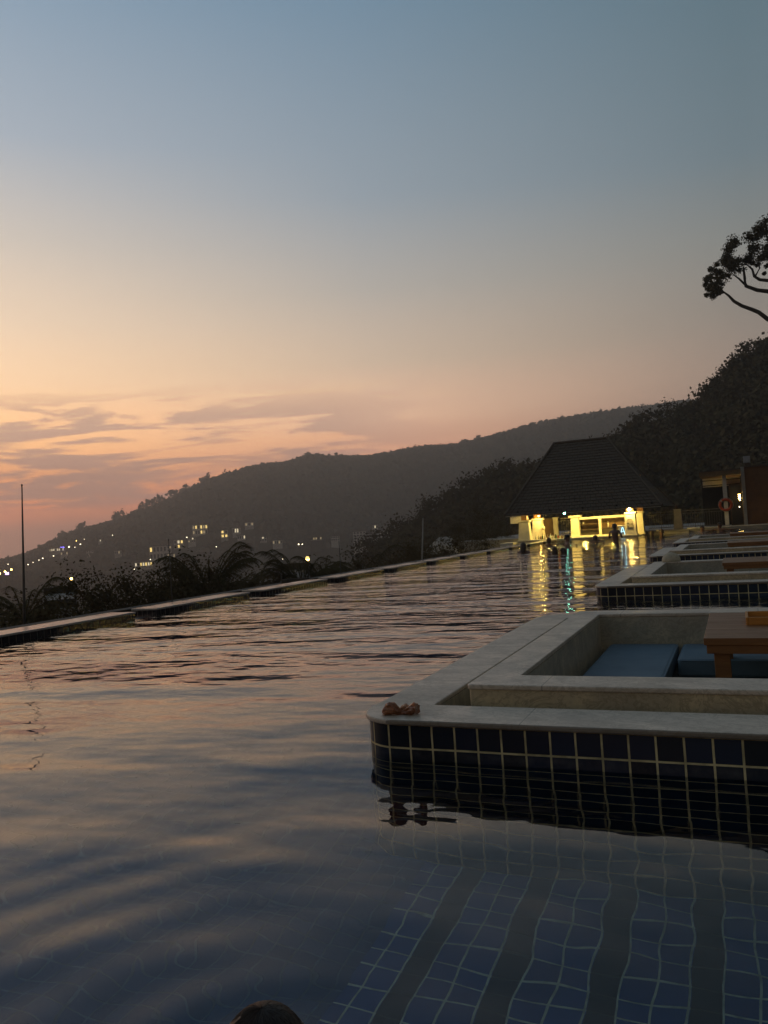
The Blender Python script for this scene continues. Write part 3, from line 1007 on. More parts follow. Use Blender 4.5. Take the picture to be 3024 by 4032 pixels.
# wooded hillside on the right: one mass
N = 2100
a = rs.uniform(-16, 27, N)
r = NEAR_CREST - (NEAR_CREST - 56) * rs.rand(N) ** 1.1
z = ground_z(a, r)
cen = pol(a, r, z + 0.6)
V, F = leaves(cen, rs.uniform(1.2, 2.8, N), 75, 0.27, 13, 0.9, 0.6)
o = npmesh('hillside_wood', V, F, MT['leaf'])
tag(o, 'dark wood covering the near hillside behind the bar', 'wood', kind='stuff')


# ------------------------------------------------------------------ trees
def make_tree(name, loc, h, crown_r, seed, label, group, leaf='leaf', size=0.3, per=26, blobs=26, trunk_r=0.22, flat=0.75, spread=1.0, low=0.62):
    rnd = random.Random(seed)
    t = thing(name, loc, label, 'tree', group)
    base = Vector(loc)
    tr = MB()
    top = base + Vector((rnd.uniform(-.06, .06) * h, rnd.uniform(-.06, .06) * h, h * 0.62))
    mid = base + Vector((rnd.uniform(-.03, .03) * h, rnd.uniform(-.03, .03) * h, h * 0.33))
    tr.tube([base - Vector((0, 0, 0.3)), mid, top], [trunk_r, trunk_r * .75, trunk_r * .45], 7)
    cs, rr_ = [], []
    for i in range(blobs):
        an = rnd.uniform(0, 2 * PI)
        q = rnd.random() ** 0.5 * crown_r * spread
        zz = h * low + (rnd.random() ** 0.8) * h * (0.98 - low) * (1 - 0.55 * (q / (crown_r * spread)) ** 2)
        c_ = base + Vector((math.cos(an) * q, math.sin(an) * q, zz - h * 0.05 * q / crown_r))
        cs.append(tuple(c_))
        rr_.append(crown_r * rnd.uniform(0.20, 0.38))
        if i % 3 == 0:
            m2 = mid.lerp(top, rnd.uniform(.3, 1))
            tr.tube([m2, m2.lerp(c_, .55) + Vector((0, 0, -.04 * h)), c_], [trunk_r * .4, trunk_r * .25, trunk_r * .1], 5)
    tr.build('trunk', MT['bark'], t, True)
    V, F = leaves(cs, [q * 1.25 for q in rr_], per, size, seed + 50, flat, 0.35, gauss=True)
    npmesh('crown', V, F, MT[leaf], t)
    return t


# individual trees standing out along the far ridge
ridge = [(45.6, .0, 9, 'small rounded tree low on the left end of the headland ridge'), (44.4, 0, 10, 'round tree above the lights on the left slope of the headland'),
         (41.95, 0, 13, 'lone dome shaped tree standing clear on the left ridge'), (40.2, 0, 13, 'wide tree with sky showing through, left of the tall ridge clump'),
         (39.4, 0, 14, 'twin crowned tree on the ridge with sky between its crowns'), (38.3, 0, 15, 'tallest clumped tree on the left part of the ridge'),
         (37.5, 0, 12, 'leaning ridge tree right of the tallest clump'), (36.1, 0, 13, 'bushy tree at the shoulder where the ridge steepens'),
         (34.0, 0, 7, 'small tree on the smooth shoulder of the ridge'), (28.9, 0, 10, 'pointed tree on the first hump of the ridge'), (28.3, 0, 8, 'low broad tree beside the pointed hump tree'),
         (26.6, 0, 6, 'small tree in the saddle right of the hump'), (25.3, 0, 6, 'feathery tree in the middle of the saddle'), (17.6, 0, 10, 'upright tree on the ridge left of the bar roof'),
         (16.5, 0, 10, 'cone shaped tree on the ridge beside the upright one'), (14.5, 0, 7, 'low tree on the rising ridge above the bar roof'), (12.7, 0, 8, 'rounded ridge tree above the left end of the bar roof'),
         (11.3, 0, 8, 'ridge tree above the middle of the bar roof')]
for i, (a_, _, h_, lab) in enumerate(ridge):
    zz = float(ground_z(a_, FAR_CREST - 6))
    p_ = pol(np.array(a_), np.array(FAR_CREST - 6.0), zz)
    make_tree('ridge_tree', tuple(p_), h_ * 1.05, h_ * 0.52, 100 + i, lab, 'trees along the far ridge', 'farleaf', 1.1, 22, 22, 0.5, 0.85, low=0.25)

# trees on the near hill crest
crest = [(24.0, 8, 5, 'leftmost tree of the dark wood, low beyond the pale pole'), (21.3, 9, 5, 'dark tree on the rising edge of the wood left of the bar'), (19.0, 9, 5, 'rounded dark tree on the wood edge above the infinity edge'),
         (17.2, 9, 5, 'dense tree where the wood climbs towards the bar roof'), (14.9, 8, 4.5, 'dark tree just left of the bar roof'), (5.35, 7, 3.0, 'round crowned tree standing up from the ridge right of the bar roof'),
         (3.6, 5.5, 3.6, 'thin feathery tree on the ridge, left of the two steep hill trees'), (2.75, 6, 3.8, 'open twiggy tree with sky showing through it on the hill shoulder'), (1.1, 8, 4, 'dark tree at the foot of the steep part of the hill'),
         (0.35, 9, 4, 'dense tree halfway up the steep hill edge at the right'), (-0.7, 9, 4, 'dense tree on the steep hill edge below the overhanging boughs'), (-1.5, 10, 4.2, 'tall dark tree near the right border on the hill edge'),
         (-2.7, 10, 4.5, 'topmost hillside tree at the right border')]
for i, (a_, h_, cr_, lab) in enumerate(crest):
    zz = float(ground_z(a_, NEAR_CREST - 4))
    top = CAM_H + prof_at(NEAR, a_) * (NEAR_CREST - 4) + 0.6
    thin = 'feathery' in lab or 'twiggy' in lab
    make_tree('hill_tree', tuple(pol(np.array(a_), np.array(NEAR_CREST - 4.0), top - h_ + (0.8 if thin else 0))), h_, cr_, 200 + i, lab, 'trees on the near hill', 'leaf', 0.17 if thin else 0.2, 30 if thin else 110, 16 if thin else 28, 0.2, 0.75)

# overhanging tree at the upper right, trunk outside the picture
def bough_tree():
    t = thing('overhanging_tree', (9.0, 46.0, 4.0), 'tall dark tree reaching in at the upper right with bare crooked boughs', 'tree')
    tr = MB()
    tr.tube([(9, 46, 3), (8.2, 45.8, 7), (6.2, 45.5, 9.2), (5.2, 45.3, 9.9)], [0.42, 0.36, 0.27, 0.22], 8)
    tr.build('trunk', MT['bark'], t, True)
    br = MB()
    br.tube([(5.2, 45.3, 9.9), (3.4, 45.1, 9.95), (2.14, 44.95, 10.42), (1.75, 44.96, 10.85), (1.44, 44.98, 11.06), (1.0, 45, 11.32), (0.645, 45, 11.62), (0.42, 45, 11.95), (0.22, 45, 12.16), (-0.1, 45, 12.1), (-0.39, 45, 11.95)],
            [.17, .14, .115, .105, .10, .09, .08, .06, .05, .035, .02], 7)
    br.tube([(0.22, 45, 12.16), (-0.02, 45, 12.5), (-0.1, 45, 12.9)], [.045, .03, .015], 6)
    br.build('bough', MT['bark'], t, True)
    br = MB()
    br.tube([(5.2, 45.3, 9.9), (4.4, 45.2, 11.0), (3.2, 45, 11.65), (2.24, 44.94, 11.83), (1.75, 45, 12.0), (1.25, 44.98, 12.3), (1.22, 44.98, 12.7), (1.2, 44.98, 13.3)], [.17, .14, .12, .11, .10, .09, .07, .05], 7)
    br.tube([(1.27, 44.98, 12.3), (0.95, 45, 12.75), (0.7, 45, 13.0)], [.06, .05, .02], 6)
    br.build('bough', MT['bark'], t, True)
    br = MB()
    br.tube([(4.4, 45.2, 11.0), (3.4, 45, 12.2), (2.28, 44.94, 12.38), (1.9, 44.96, 12.5), (1.67, 44.97, 12.72), (1.6, 44.97, 13.1), (1.35, 44.98, 13.4), (0.8, 45, 13.5)], [.13, .11, .09, .08, .07, .055, .04, .02], 7)
    br.tube([(1.7, 44.97, 12.7), (1.95, 45, 13.1), (1.92, 45, 13.5)], [.05, .035, .02], 6)
    br.build('bough', MT['bark'], t, True)
    rnd = random.Random(8)
    cs, rr_ = [], []

    def P(u, v, d=45):       # picture-measured offsets: u metres right, v metres up at 45 m
        return (u, d + rnd.uniform(-1.2, 1.2), v)
    for u, v, r_ in [(2.7,15.39,0.22),(2.2,13.92,0.17),(1.54,14.58,0.23),(2.09,15.21,0.22),(3.68,15.3,0.2),(2.59,14.87,0.22),(3.33,15.91,0.16),(2.67,14.35,0.27),(2.73,14.6,0.19),(3.71,15.7,0.22),(2.67,14.36,0.28),(3.17,15.73,0.16),(3.57,14.19,0.27),(2.52,13.92,0.16),(0.7,13.38,0.25),(2.35,15.22,0.27),(3.55,16.0,0.27),(3.38,15.25,0.15),(3.21,15.86,0.25),(2.65,14.02,0.22),(1.88,14.09,0.26),(1.55,14.47,0.26),(3.2,15.42,0.19),(2.93,14.23,0.25),(0.63,14.03,0.21),(2.4,14.0,0.16),(2.68,14.62,0.23),(0.88,13.8,0.19),(3.51,15.55,0.22),(1.42,13.71,0.27),(1.02,13.64,0.27),(2.41,14.97,0.18),(0.67,13.56,0.28),(3.2,14.29,0.2),(2.9,15.0,0.2),(2.01,14.76,0.27),(1.99,15.05,0.16),(3.48,15.53,0.25),(2.23,13.69,0.27),(0.42,14.19,0.17),(2.4,13.62,0.21),(3.54,15.58,0.17),(0.28,14.05,0.21),(3.36,14.37,0.26),(3.28,14.79,0.23),(2.23,15.03,0.27),(2.07,14.89,0.26),(2.38,13.93,0.22),(0.52,13.22,0.25),(2.37,14.27,0.17),(3.38,14.93,0.25),(1.02,13.48,0.26),(0.64,13.6,0.18),(3.36,15.73,0.25),(0.79,14.51,0.28),(3.07,15.9,0.27),(0.56,13.92,0.23),(3.35,16.05,0.26),(1.98,14.76,0.28),(1.36,13.87,0.22),(2.06,14.86,0.2),(3.61,15.23,0.15),(0.94,14.43,0.19),(2.49,14.35,0.16),(0.56,13.97,0.26),(1.93,13.45,0.23),(0.73,13.27,0.22),(1.61,13.83,0.2),(3.12,15.43,0.21),(3.13,15.36,0.21),(0.45,13.24,0.27),(3.19,14.91,0.2),(3.3,14.91,0.26),(0.55,14.2,0.2),(1.5,13.83,0.24),(2.65,14.84,0.19),(0.46,13.82,0.16),(3.52,15.56,0.25),(1.69,14.49,0.19),(1.56,13.89,0.18),(1.63,13.62,0.22),(3.41,13.96,0.19),(2.24,14.98,0.26),(2.8,14.78,0.26),(3.73,16.19,0.15),(2.11,13.66,0.18),(3.57,14.01,0.24),(1.79,14.1,0.27),(3.16,14.75,0.24),(3.16,14.32,0.27),(2.6,14.04,0.25),(2.37,13.56,0.23),(0.8,14.2,0.25),(0.35,13.65,0.17),(3.11,14.84,0.15),(-0.17,12.63,0.18),(-0.04,12.22,0.15),(-0.64,12.3,0.12),(-0.38,12.96,0.12),(-0.05,13.38,0.13),(-0.22,12.18,0.15),(-0.12,12.75,0.12),(0.11,13.15,0.15),(-0.26,12.66,0.12),(-0.35,12.32,0.12),(-0.29,12.58,0.15),(-0.03,12.59,0.1),(0.14,12.66,0.13),(-0.27,12.6,0.11),(0.2,12.79,0.11),(-0.07,12.48,0.13),(-0.11,12.16,0.18),(-0.04,12.61,0.15),(-0.31,12.19,0.15),(-0.55,12.82,0.14),(-0.66,12.76,0.11),(-0.02,12.56,0.15),(-0.45,12.71,0.14),(0.13,12.58,0.15),(-0.48,12.75,0.16),(-0.34,12.29,0.16),(0.01,13.23,0.15),(-0.56,12.92,0.12),(-0.33,13.25,0.12),(-0.13,13.12,0.17),(-0.38,13.16,0.15),(-0.56,12.97,0.18),(2.0,13.32,0.13),(2.26,13.12,0.1),(1.89,13.43,0.11),(2.15,12.93,0.07)]:
        cs.append(P(u, v))
        rr_.append(r_)
    V, F = leaves(cs, [q * 1.5 for q in rr_], 230, 0.05, 77, 0.8, 0.1, gauss=True)
    npmesh('crown', V, F, MT['leaf'], t)


bough_tree()


# ------------------------------------------------------------------ palms and shrubs just below the infinity edge
def palm(name, loc, h, nf, L, seed, label, group, droop=0.5, leafw=0.012):
    rnd = random.Random(seed)
    t = thing(name, loc, label, 'palm', group)
    b = Vector(loc)
    lean = Vector((rnd.uniform(-.08, .08), rnd.uniform(-.08, .08), 0)) * h
    pts = [b + lean * (u * u) + Vector((0, 0, h * u)) for u in (0, .3, .6, .85, 1)]
    MB().tube([p for p in pts], [0.15, 0.12, 0.11, 0.10, 0.09], 8).build('trunk', MT['bark'], t, True)
    top = pts[-1]
    for k in range(nf):
        an = 2 * PI * k / nf + rnd.uniform(-.25, .25)
        up = rnd.uniform(0.5, 2.1)
        ll = L * rnd.uniform(.8, 1.1)
        d = Vector((math.cos(an), math.sin(an), 0))
        V, F = [], []
        m = MB()
        spine = []
        for i in range(13):
            u = i / 12
            spine.append(top + d * (ll * u * (1 - 0.18 * u * u)) + Vector((0, 0, ll * (up * u - (0.35 + droop) * u * u * (0.55 + up * .5)))))
        m.tube(spine, [0.018 * (1 - .8 * i / 12) for i in range(13)], 4)
        side = d.cross(Vector((0, 0, 1)))
        for i in range(1, 13):
            for sub in (0, .25, .5, .75):
                p = spine[i].lerp(spine[min(i + 1, 12)], sub)
                u = (i + sub) / 12
                w = ll * 0.24 * math.sin(min(1, u * 1.02) * PI * 0.86 + 0.25)
                for sg in (-1, 1):
                    tip = p + side * sg * w * rnd.uniform(.8, 1.1) + d * w * 0.5 + Vector((0, 0, -w * rnd.uniform(.25, .6)))
                    a_ = d * leafw
                    m.add([p - a_, p + a_, tip], [(0, 1, 2)])
        m.build('frond', MT['palmleaf'], t, fix=False)
    return t


def at_dir(a_, r_, z_):
    return tuple(float(v) for v in pol(np.array(a_), np.array(float(r_)), np.array(float(z_))))


for a_, r_, ztop, nf, L, sd, lab in ((36.2, 19, -0.35, 48, 1.5, 1, 'bushy dark palm left of centre with the widest spread of fronds'), (30.6, 21, -0.55, 36, 1.45, 2, 'arching palm right of the bushy palm, fronds drooping before the lit houses'),
                                     (28.0, 24, -0.45, 16, 1.2, 3, 'small palm in front of the lit garden lamp'), (34.0, 24, -0.9, 16, 1.4, 4, 'low palm squeezed between the two bigger palms'),
                                     (48.6, 17, -0.35, 16, 1.1, 5, 'palm at the left border beneath the slim pole'), (26.0, 28, -1.0, 12, 1.9, 6, 'low palm below the grey apartment blocks')):
    zb = float(ground_z(a_, r_))
    palm('garden_palm', at_dir(a_, r_, zb), ztop - zb, nf, L, sd, lab, 'palms below the infinity edge')


def shrub(loc, w, h, seed, label, leaf='leaf', size=0.03, n=34, per=560):
    rnd = random.Random(seed)
    t = thing('garden_shrub', loc, label, 'shrub', 'shrubs below the infinity edge')
    cs, rr_ = [], []
    st = MB()
    for i in range(n):
        an = rnd.uniform(0, 2 * PI)
        q = rnd.random() ** .5 * w * .5
        z_ = h * (0.25 + 0.6 * rnd.random() * (1 - (q / (w * .5)) ** 2 * .6))
        c_ = (loc[0] + math.cos(an) * q, loc[1] + math.sin(an) * q, loc[2] + z_)
        cs.append(c_)
        rr_.append(w * rnd.uniform(.12, .22))
        if i % 2 == 0:
            st.tube([(loc[0], loc[1], loc[2] - .2), (loc[0] + math.cos(an) * q * .4, loc[1] + math.sin(an) * q * .4, loc[2] + z_ * .6), c_], [.04, .025, .01], 5)
    st.build('stem', MT['bark'], t, True)
    V, F = leaves(cs, [q * 1.2 for q in rr_], per, size, seed + 9, 1.0, .2, gauss=True)
    V[:, 2] += loc[2] + h - np.percentile(V[:, 2], 99.5)
    npmesh('foliage', V, F, MT[leaf], t)


for i, (a_, r_, w, top, lab) in enumerate(((43.0, 16, 2.7, 0.55, 'round dark shrub behind the first marble slab'), (49.6, 14, 3.0, 0.35, 'dark shrub filling the left border below the lights'), (39.6, 17, 2.2, -0.25, 'low shrub between the round shrub and the bushy palm'),
                                           (35.6, 17, 3.0, -0.1, 'thick undergrowth shrub at the foot of the bushy palm'), (32.6, 19, 2.4, -0.55, 'low dark shrub left of the pale roof wall'), (27.0, 22, 3.2, 0.1, 'dark shrub right of the garden lamp'),
                                           (24.6, 25, 3.4, -0.1, 'dark shrub below the grey apartment blocks'), (22.0, 28, 3.6, 0.3, 'large dark shrub left of the pale leaning pole'), (18.8, 32, 4.2, 0.9, 'large dark shrub behind the far slabs'),
                                           (17.3, 46, 4.6, 2.2, 'tall shrub at the left corner of the bar, touched by its light'), (47.6, 14.5, 2.6, 0.15, 'brown green shrub between the tallest pole and the round shrub'), (41.0, 15, 2.4, 0.3, 'shrub touching the right side of the round shrub'), (37.6, 18, 2.6, 0.55, 'shrub on the left flank of the bushy palm'), (34.6, 19, 2.8, 0.4, 'shrub on the right flank of the bushy palm'), (33.2, 21, 2.6, 0.1, 'shrub midway between the two large palms'), (26.0, 24, 3.0, 0.15, 'shrub under the lit window of the grey block'), (20.5, 30, 3.6, 0.6, 'dense shrub right behind the pale leaning pole'), (46.3, 22, 1.6, -0.9, 'low shrub before the pale roof at far left'))):
    zb = top - w * 1.15
    shrub(at_dir(a_, r_, zb), w, w * 1.15, 300 + i, lab, 'leaf2' if i % 3 == 1 else 'leaf')


# ------------------------------------------------------------------ buildings below and across the bay
SPOTS = []


def fit_r(a_, el, r0):
    """nearest ground to r0 from which a light at elevation slope el is seen over the slope in front"""
    r = r0
    while r > 90:
        q = np.arange(60, r, 5.0)
        if np.all(ground_z(np.full(len(q), a_), q) < CAM_H + el * q - 1.5):
            break
        r -= 8
    return r


def block(a_, r_, elb, w, h, floors, cols, lit, label, wallm='walldim', depth=8, wins=('e_win',), group='buildings on the far slope', roofm='gutter'):
    """block building turned to the camera: elb = elevation slope of its base; lit = set of (floor, col) with light"""
    if r_ > 200:
        r1_ = fit_r(a_, elb, r_)
        w, h, r_ = w * r1_ / r_, h * r1_ / r_, r1_
        SPOTS.append((a_, r_, elb, math.degrees(w * .5 / r_)))
    z0 = CAM_H + elb * r_
    base = at_dir(a_, r_, z0)
    t = thing('hillside_building', base, label, 'building', group)
    an = math.radians(a_)
    dx, dy = Vector((math.cos(an), math.sin(an), 0)), Vector((-math.sin(an), math.cos(an), 0))
    B = Vector(base)

    def cub(m, u0, u1, d0, d1, v0, v1):
        vs = [B + dx * u + dy * d + Vector((0, 0, v)) for v in (v0, v1) for d in (d0, d1) for u in (u0, u1)]
        m.add(vs, [(0, 2, 3, 1), (4, 5, 7, 6), (0, 1, 5, 4), (2, 6, 7, 3), (0, 4, 6, 2), (1, 3, 7, 5)])
        return m
    cub(MB(), -w / 2, w / 2, 0, depth, -6, h).build('wall', MT[wallm], t)
    cub(MB(), -w / 2 - .3, w / 2 + .3, -.4, depth + .3, h + .002, h + .35).build('roof', MT[roofm], t)
    fh, cw = h / floors, w / cols
    rnd = random.Random(int(a_ * 100))
    for fl in range(floors):
        m = MB()
        cub(m, -w / 2, w / 2, -.5, -.002, fl * fh + .002, fl * fh + .18)
        m.build('balcony', MT['wallpale'], t)
        for c_ in range(cols):
            m = cub(MB(), -w / 2 + c_ * cw + cw * .22, -w / 2 + (c_ + 1) * cw - cw * .22, -.06, -.004, fl * fh + fh * .25, fl * fh + fh * .85)
            m.build('window', MT[wins[rnd.randrange(len(wins))]] if (fl, c_) in lit else MT['darkglass'], t)
    return t


block(36.7, 520, 0.0095, 9.5, 6.5, 2, 6, {(1, 0), (1, 1), (1, 3), (1, 4), (1, 5), (0, 0), (0, 3), (0, 4)}, 'upper hotel block with two rows of yellow lit windows above the bushy palm', wins=('e_win', 'e_dim'))
block(35.05, 520, 0.004, 4.5, 5.0, 2, 2, {(1, 0), (0, 0), (0, 1)}, 'small block with two bright bands of light right of the upper hotel')
block(34.2, 540, 0.008, 5.5, 4.0, 1, 4, {(0, 1), (0, 2)}, 'low pale house with lit windows left of the highest villa', 'wallpale', wins=('e_dim', 'e_win2'))
block(33.3, 560, 0.0165, 6.0, 2.6, 1, 3, {(0, 0), (0, 2)}, 'highest villa on the slope with a pale lit terrace', 'wallpale', wins=('e_dim',))
block(38.2, 470, -0.0055, 5.5, 5.0, 2, 3, {(1, 1), (1, 2), (0, 1)}, 'house with reddish gold lights left of the bushy palm', wins=('e_win', 'e_win2'))
block(39.6, 450, -0.0175, 9.0, 7.5, 2, 5, {(1, 0)}, 'wide grey house with a flat roof and one lit room', 'walldim', wins=('e_win',))
block(40.6, 440, -0.0245, 9.0, 2.6, 1, 7, {(0, 0), (0, 2), (0, 3), (0, 4), (0, 5), (0, 6)}, 'long low house with a row of yellow terrace lights', wins=('e_win', 'e_win2'))
block(25.55, 400, -0.0125, 6.4, 5.5, 4, 4, {(0, 2)}, 'grey four storey block with one lit window low down', 'walldim', wins=('e_win2',))
block(24.9, 405, -0.0115, 3.4, 5.0, 3, 2, set(), 'dark narrow block between the two grey blocks', 'gutter')
block(24.0, 410, -0.0105, 6.5, 4.4, 3, 4, set(), 'pale framed grey block nearest the dark wood', 'walldim')
block(24.4, 430, 0.0035, 3.0, 2.0, 1, 3, {(0, 1)}, 'little house above the grey blocks with one bright spot', 'walldim', wins=('e_win2',))
block(46.0, 620, 0.0005, 11.0, 2.4, 1, 9, {(0, 0), (0, 1), (0, 2), (0, 4), (0, 5), (0, 7)}, 'long beach club on the left slope with a row of lights', wins=('e_win2', 'e_dim'))
block(28.65, 420, -0.0062, 6.0, 1.8, 1, 5, {(0, 1), (0, 2), (0, 4)}, 'distant row of white lights right of the arching palm', 'gutter', wins=('e_dim', 'e_win2'))
for q_ in ((43.3, 640, .0085, 3.2, 2.0, 1, 3, {(0, 1)}, 'tiny pale house high on the left hillside'), (45.6, 560, -.0045, 4.5, 2.4, 1, 4, {(0, 0), (0, 3)}, 'small house just below the beach club'),
           (44.0, 520, -.0060, 4.0, 2.6, 2, 3, {(0, 1)}, 'pale two storey house right of the beach club lights'), (42.2, 500, -.0075, 4.2, 2.2, 1, 4, {(0, 2)}, 'pale bungalow above the round shrub'),
           (39.0, 480, -.0085, 5.0, 3.4, 2, 4, {(1, 3)}, 'pale villa behind the wide grey house'), (37.3, 500, .0010, 4.6, 3.0, 2, 4, {(0, 0), (1, 2)}, 'villa stepping up towards the upper hotel'),
           (38.8, 450, -.0165, 5.0, 2.6, 1, 5, {(0, 1), (0, 4)}, 'house left of the thin pole with two lit rooms'), (33.9, 500, .0005, 5.0, 2.8, 1, 4, {(0, 3)}, 'pale house under the highest villa'),
           (32.4, 480, -.0030, 4.4, 2.6, 2, 3, {(1, 1)}, 'pale house between the bushy palm and the arching palm'), (31.4, 460, -.0085, 5.4, 2.6, 1, 5, {(0, 0), (0, 3)}, 'long pale house above the arching palm'),
           (27.3, 430, -.0085, 4.6, 2.6, 2, 4, set(), 'unlit pale house left of the four storey block'), (23.3, 420, -.0050, 4.0, 2.4, 1, 3, {(0, 0)}, 'last pale house before the dark wood')):
    block(*q_[:8], q_[8], 'wallpale', wins=('e_dim', 'e_win2', 'e_dim'))
# neon sign on the beach club
rn = fit_r(45.67, 0.0035, 616) - 3
SPOTS.append((45.67, rn, .0035, .2))
p = at_dir(45.67, rn, CAM_H + 0.0048 * rn)
t = thing('neon_sign', p, 'blue neon sign glowing on the beach club across the bay', 'sign')
MB().box(p[0] - 1.6, p[0] + 1.6, p[1] - .3, p[1] + .3, p[2] - .55, p[2] + .55).build('backing', MT['gutter'], t)
MB().box(p[0] - 1.7, p[0] + 1.7, p[1] - .6, p[1] - .35, p[2] - .35, p[2] + .4).build('tube', MT['e_blue'], t)
SPOTS.append((49.08, 300, -.0225, .25))
p = at_dir(49.08, 300, CAM_H - 0.0208 * 300)
t = thing('violet_sign', p, 'violet lit sign among the street lamps at the far left', 'sign')
MB().box(p[0] - .9, p[0] + .9, p[1] + .05, p[1] + .3, p[2] - .8, p[2] + .6).build('backing', MT['gutter'], t)
MB().box(p[0] - .75, p[0] + .75, p[1] - .2, p[1] + .02, p[2] - .35, p[2] + .45).build('panel', MT['e_violet'], t)


def lamp(a_, r_, el, rb, label, m='e_street', h=6.0, sc=1.0):
    if r_ > 200:
        r1_ = fit_r(a_, el, r_)
        rb, r_ = rb * 0.75 * r1_ / r_, r1_
        SPOTS.append((a_, r_, el, .1))
    z = CAM_H + el * r_
    p = at_dir(a_, r_, z)
    t = thing('street_lamp', (p[0], p[1], z - h), label, 'street lamp', 'street lamps across the bay')
    MB().tube([(p[0], p[1], z - h), (p[0], p[1], z + rb * 1.4)], 0.06 * rb / .4, 6).build('post', MT['iron'], t)
    MB().ellipsoid((p[0], p[1] - rb, z), (rb, rb, rb), 10, 6).build('globe', MT[m], t, True)
    return t


for a_, r_, el, rb, m, lab in ((49.48, 300, -.020, .55, 'e_street', 'orange street lamp cut by the left border'), (49.16, 300, -.0183, .42, 'e_street', 'orange street lamp above the violet sign'), (48.78, 320, -.0165, .45, 'e_street', 'orange street lamp just right of the violet sign'),
                               (48.05, 330, -.0121, .5, 'e_street', 'orange street lamp right beside the tallest slim pole'), (47.8, 360, -.0122, .28, 'e_streetw', 'small white lamp right of the lamp by the tallest pole'), (48.98, 420, -.0103, .3, 'e_streetw', 'white lamp left of the tallest pole, above the other lamps'),
                               (47.5, 420, -.010, .26, 'e_streetw', 'first white lamp of the row climbing to the beach club'), (47.13, 440, -.0079, .3, 'e_streetw', 'second white lamp of the row climbing to the beach club'), (46.9, 460, -.0062, .42, 'e_streetw', 'brightest lamp of the row below the beach club'),
                               (46.24, 480, -.0042, .38, 'e_streetw', 'yellowish lamp directly below the beach club'), (45.25, 600, .0049, .7, 'e_streetw', 'large white lamp right of the blue neon sign'), (44.9, 600, .0042, .42, 'e_streetw', 'small lamp to the right of the large white lamp'),
                               (44.54, 600, .0073, .6, 'e_streetw', 'white lamp higher up the slope right of the beach club'), (44.79, 640, .0117, .4, 'e_street', 'dim orange lamp high above the beach club'), (44.29, 640, .0129, .35, 'e_streetw', 'highest white lamp above the beach club'),
                               (42.48, 680, .0156, .4, 'e_streetw', 'lone pale lamp high on the left hillside'), (46.2, 90, -.0303, .05, 'e_streetw', 'tiny white lamp left of the orange garden lamp'), (45.19, 90, -.032, .13, 'e_street', 'round orange garden lamp behind the first marble slab'),
                               (37.6, 500, .0076, .45, 'e_streetw', 'white lamp between the reddish house and the upper hotel'), (35.64, 420, -.006, .3, 'e_streetw', 'white lamp shining through the bushy palm'), (40.12, 445, -.0162, .35, 'e_streetw', 'yellow lamp above the long low house'),
                               (39.75, 440, -.018, .35, 'e_streetw', 'yellow lamp at the right end of the long low house'), (41.2, 430, -.0263, .3, 'e_streetw', 'pale lamp below the left end of the long low house'), (29.9, 300, -.0097, .32, 'e_streetw', 'left one of two white lamps behind the arching palm'),
                               (29.64, 300, -.0098, .28, 'e_streetw', 'right one of two white lamps behind the arching palm'), (31.09, 120, -.0265, .06, 'e_streetw', 'faint lamp over the pale roof wall'), (23.44, 400, -.0133, .25, 'e_streetw', 'faint lamp at the edge of the dark wood'), (24.56, 400, -.0107, .3, 'e_streetw', 'white lamp at the foot of the narrow dark block')):
    lamp(a_, r_, el, rb, lab, m, 6.0 if r_ > 200 else 2.0)
# amber lantern below the palm
p = at_dir(29.36, 26, CAM_H - .0284 * 26)
t = thing('garden_lantern', (p[0], p[1], p[2] - 1.5), 'amber garden lantern with two glowing bowls beside the small palm', 'lantern')
MB().tube([(p[0], p[1], p[2] - 1.5), (p[0], p[1], p[2] + .1)], .02, 6).build('post', MT['iron'], t)
MB().lathe((p[0], p[1], p[2] - .035), [(.02, -.03), (.06, 0), (.065, .03)], 12).build('bowl', MT['e_street'], t, True)
MB().lathe((p[0], p[1], p[2] + .05), [(.055, -.04), (.06, 0), (.03, .03)], 12).build('bowl', MT['e_win'], t, True)


# far headland forest: one mass
rs = np.random.RandomState(11)
N = 7500
a = rs.uniform(-4, 56, N)
r = FAR_CREST - (FAR_CREST - 430) * rs.rand(N) ** 1.25
z = ground_z(a, r)
cen = pol(a, r, z + 1.0)
rad_ = rs.uniform(2.2, 4.6, len(cen)) * np.where(rs.rand(len(cen)) < 0.06, 1.35, 1.0)
keep = np.ones(N, bool)
for sa, sr, se, hw in SPOTS:
    keep &= ~((np.abs(a - sa) < hw + 0.25) & (r < sr + 4) & ((z + 1 + rad_ * 1.4 - CAM_H) / r > se - 0.003))
cen, rad_ = cen[keep], rad_[keep]
V, F = leaves(cen, rad_, 14, 1.9, 12, 0.9, 0.75)
o = npmesh('headland_forest', V, F, MT['farleaf'])
tag(o, 'hazy dark forest covering the far headland under the sunset', 'forest', kind='stuff')

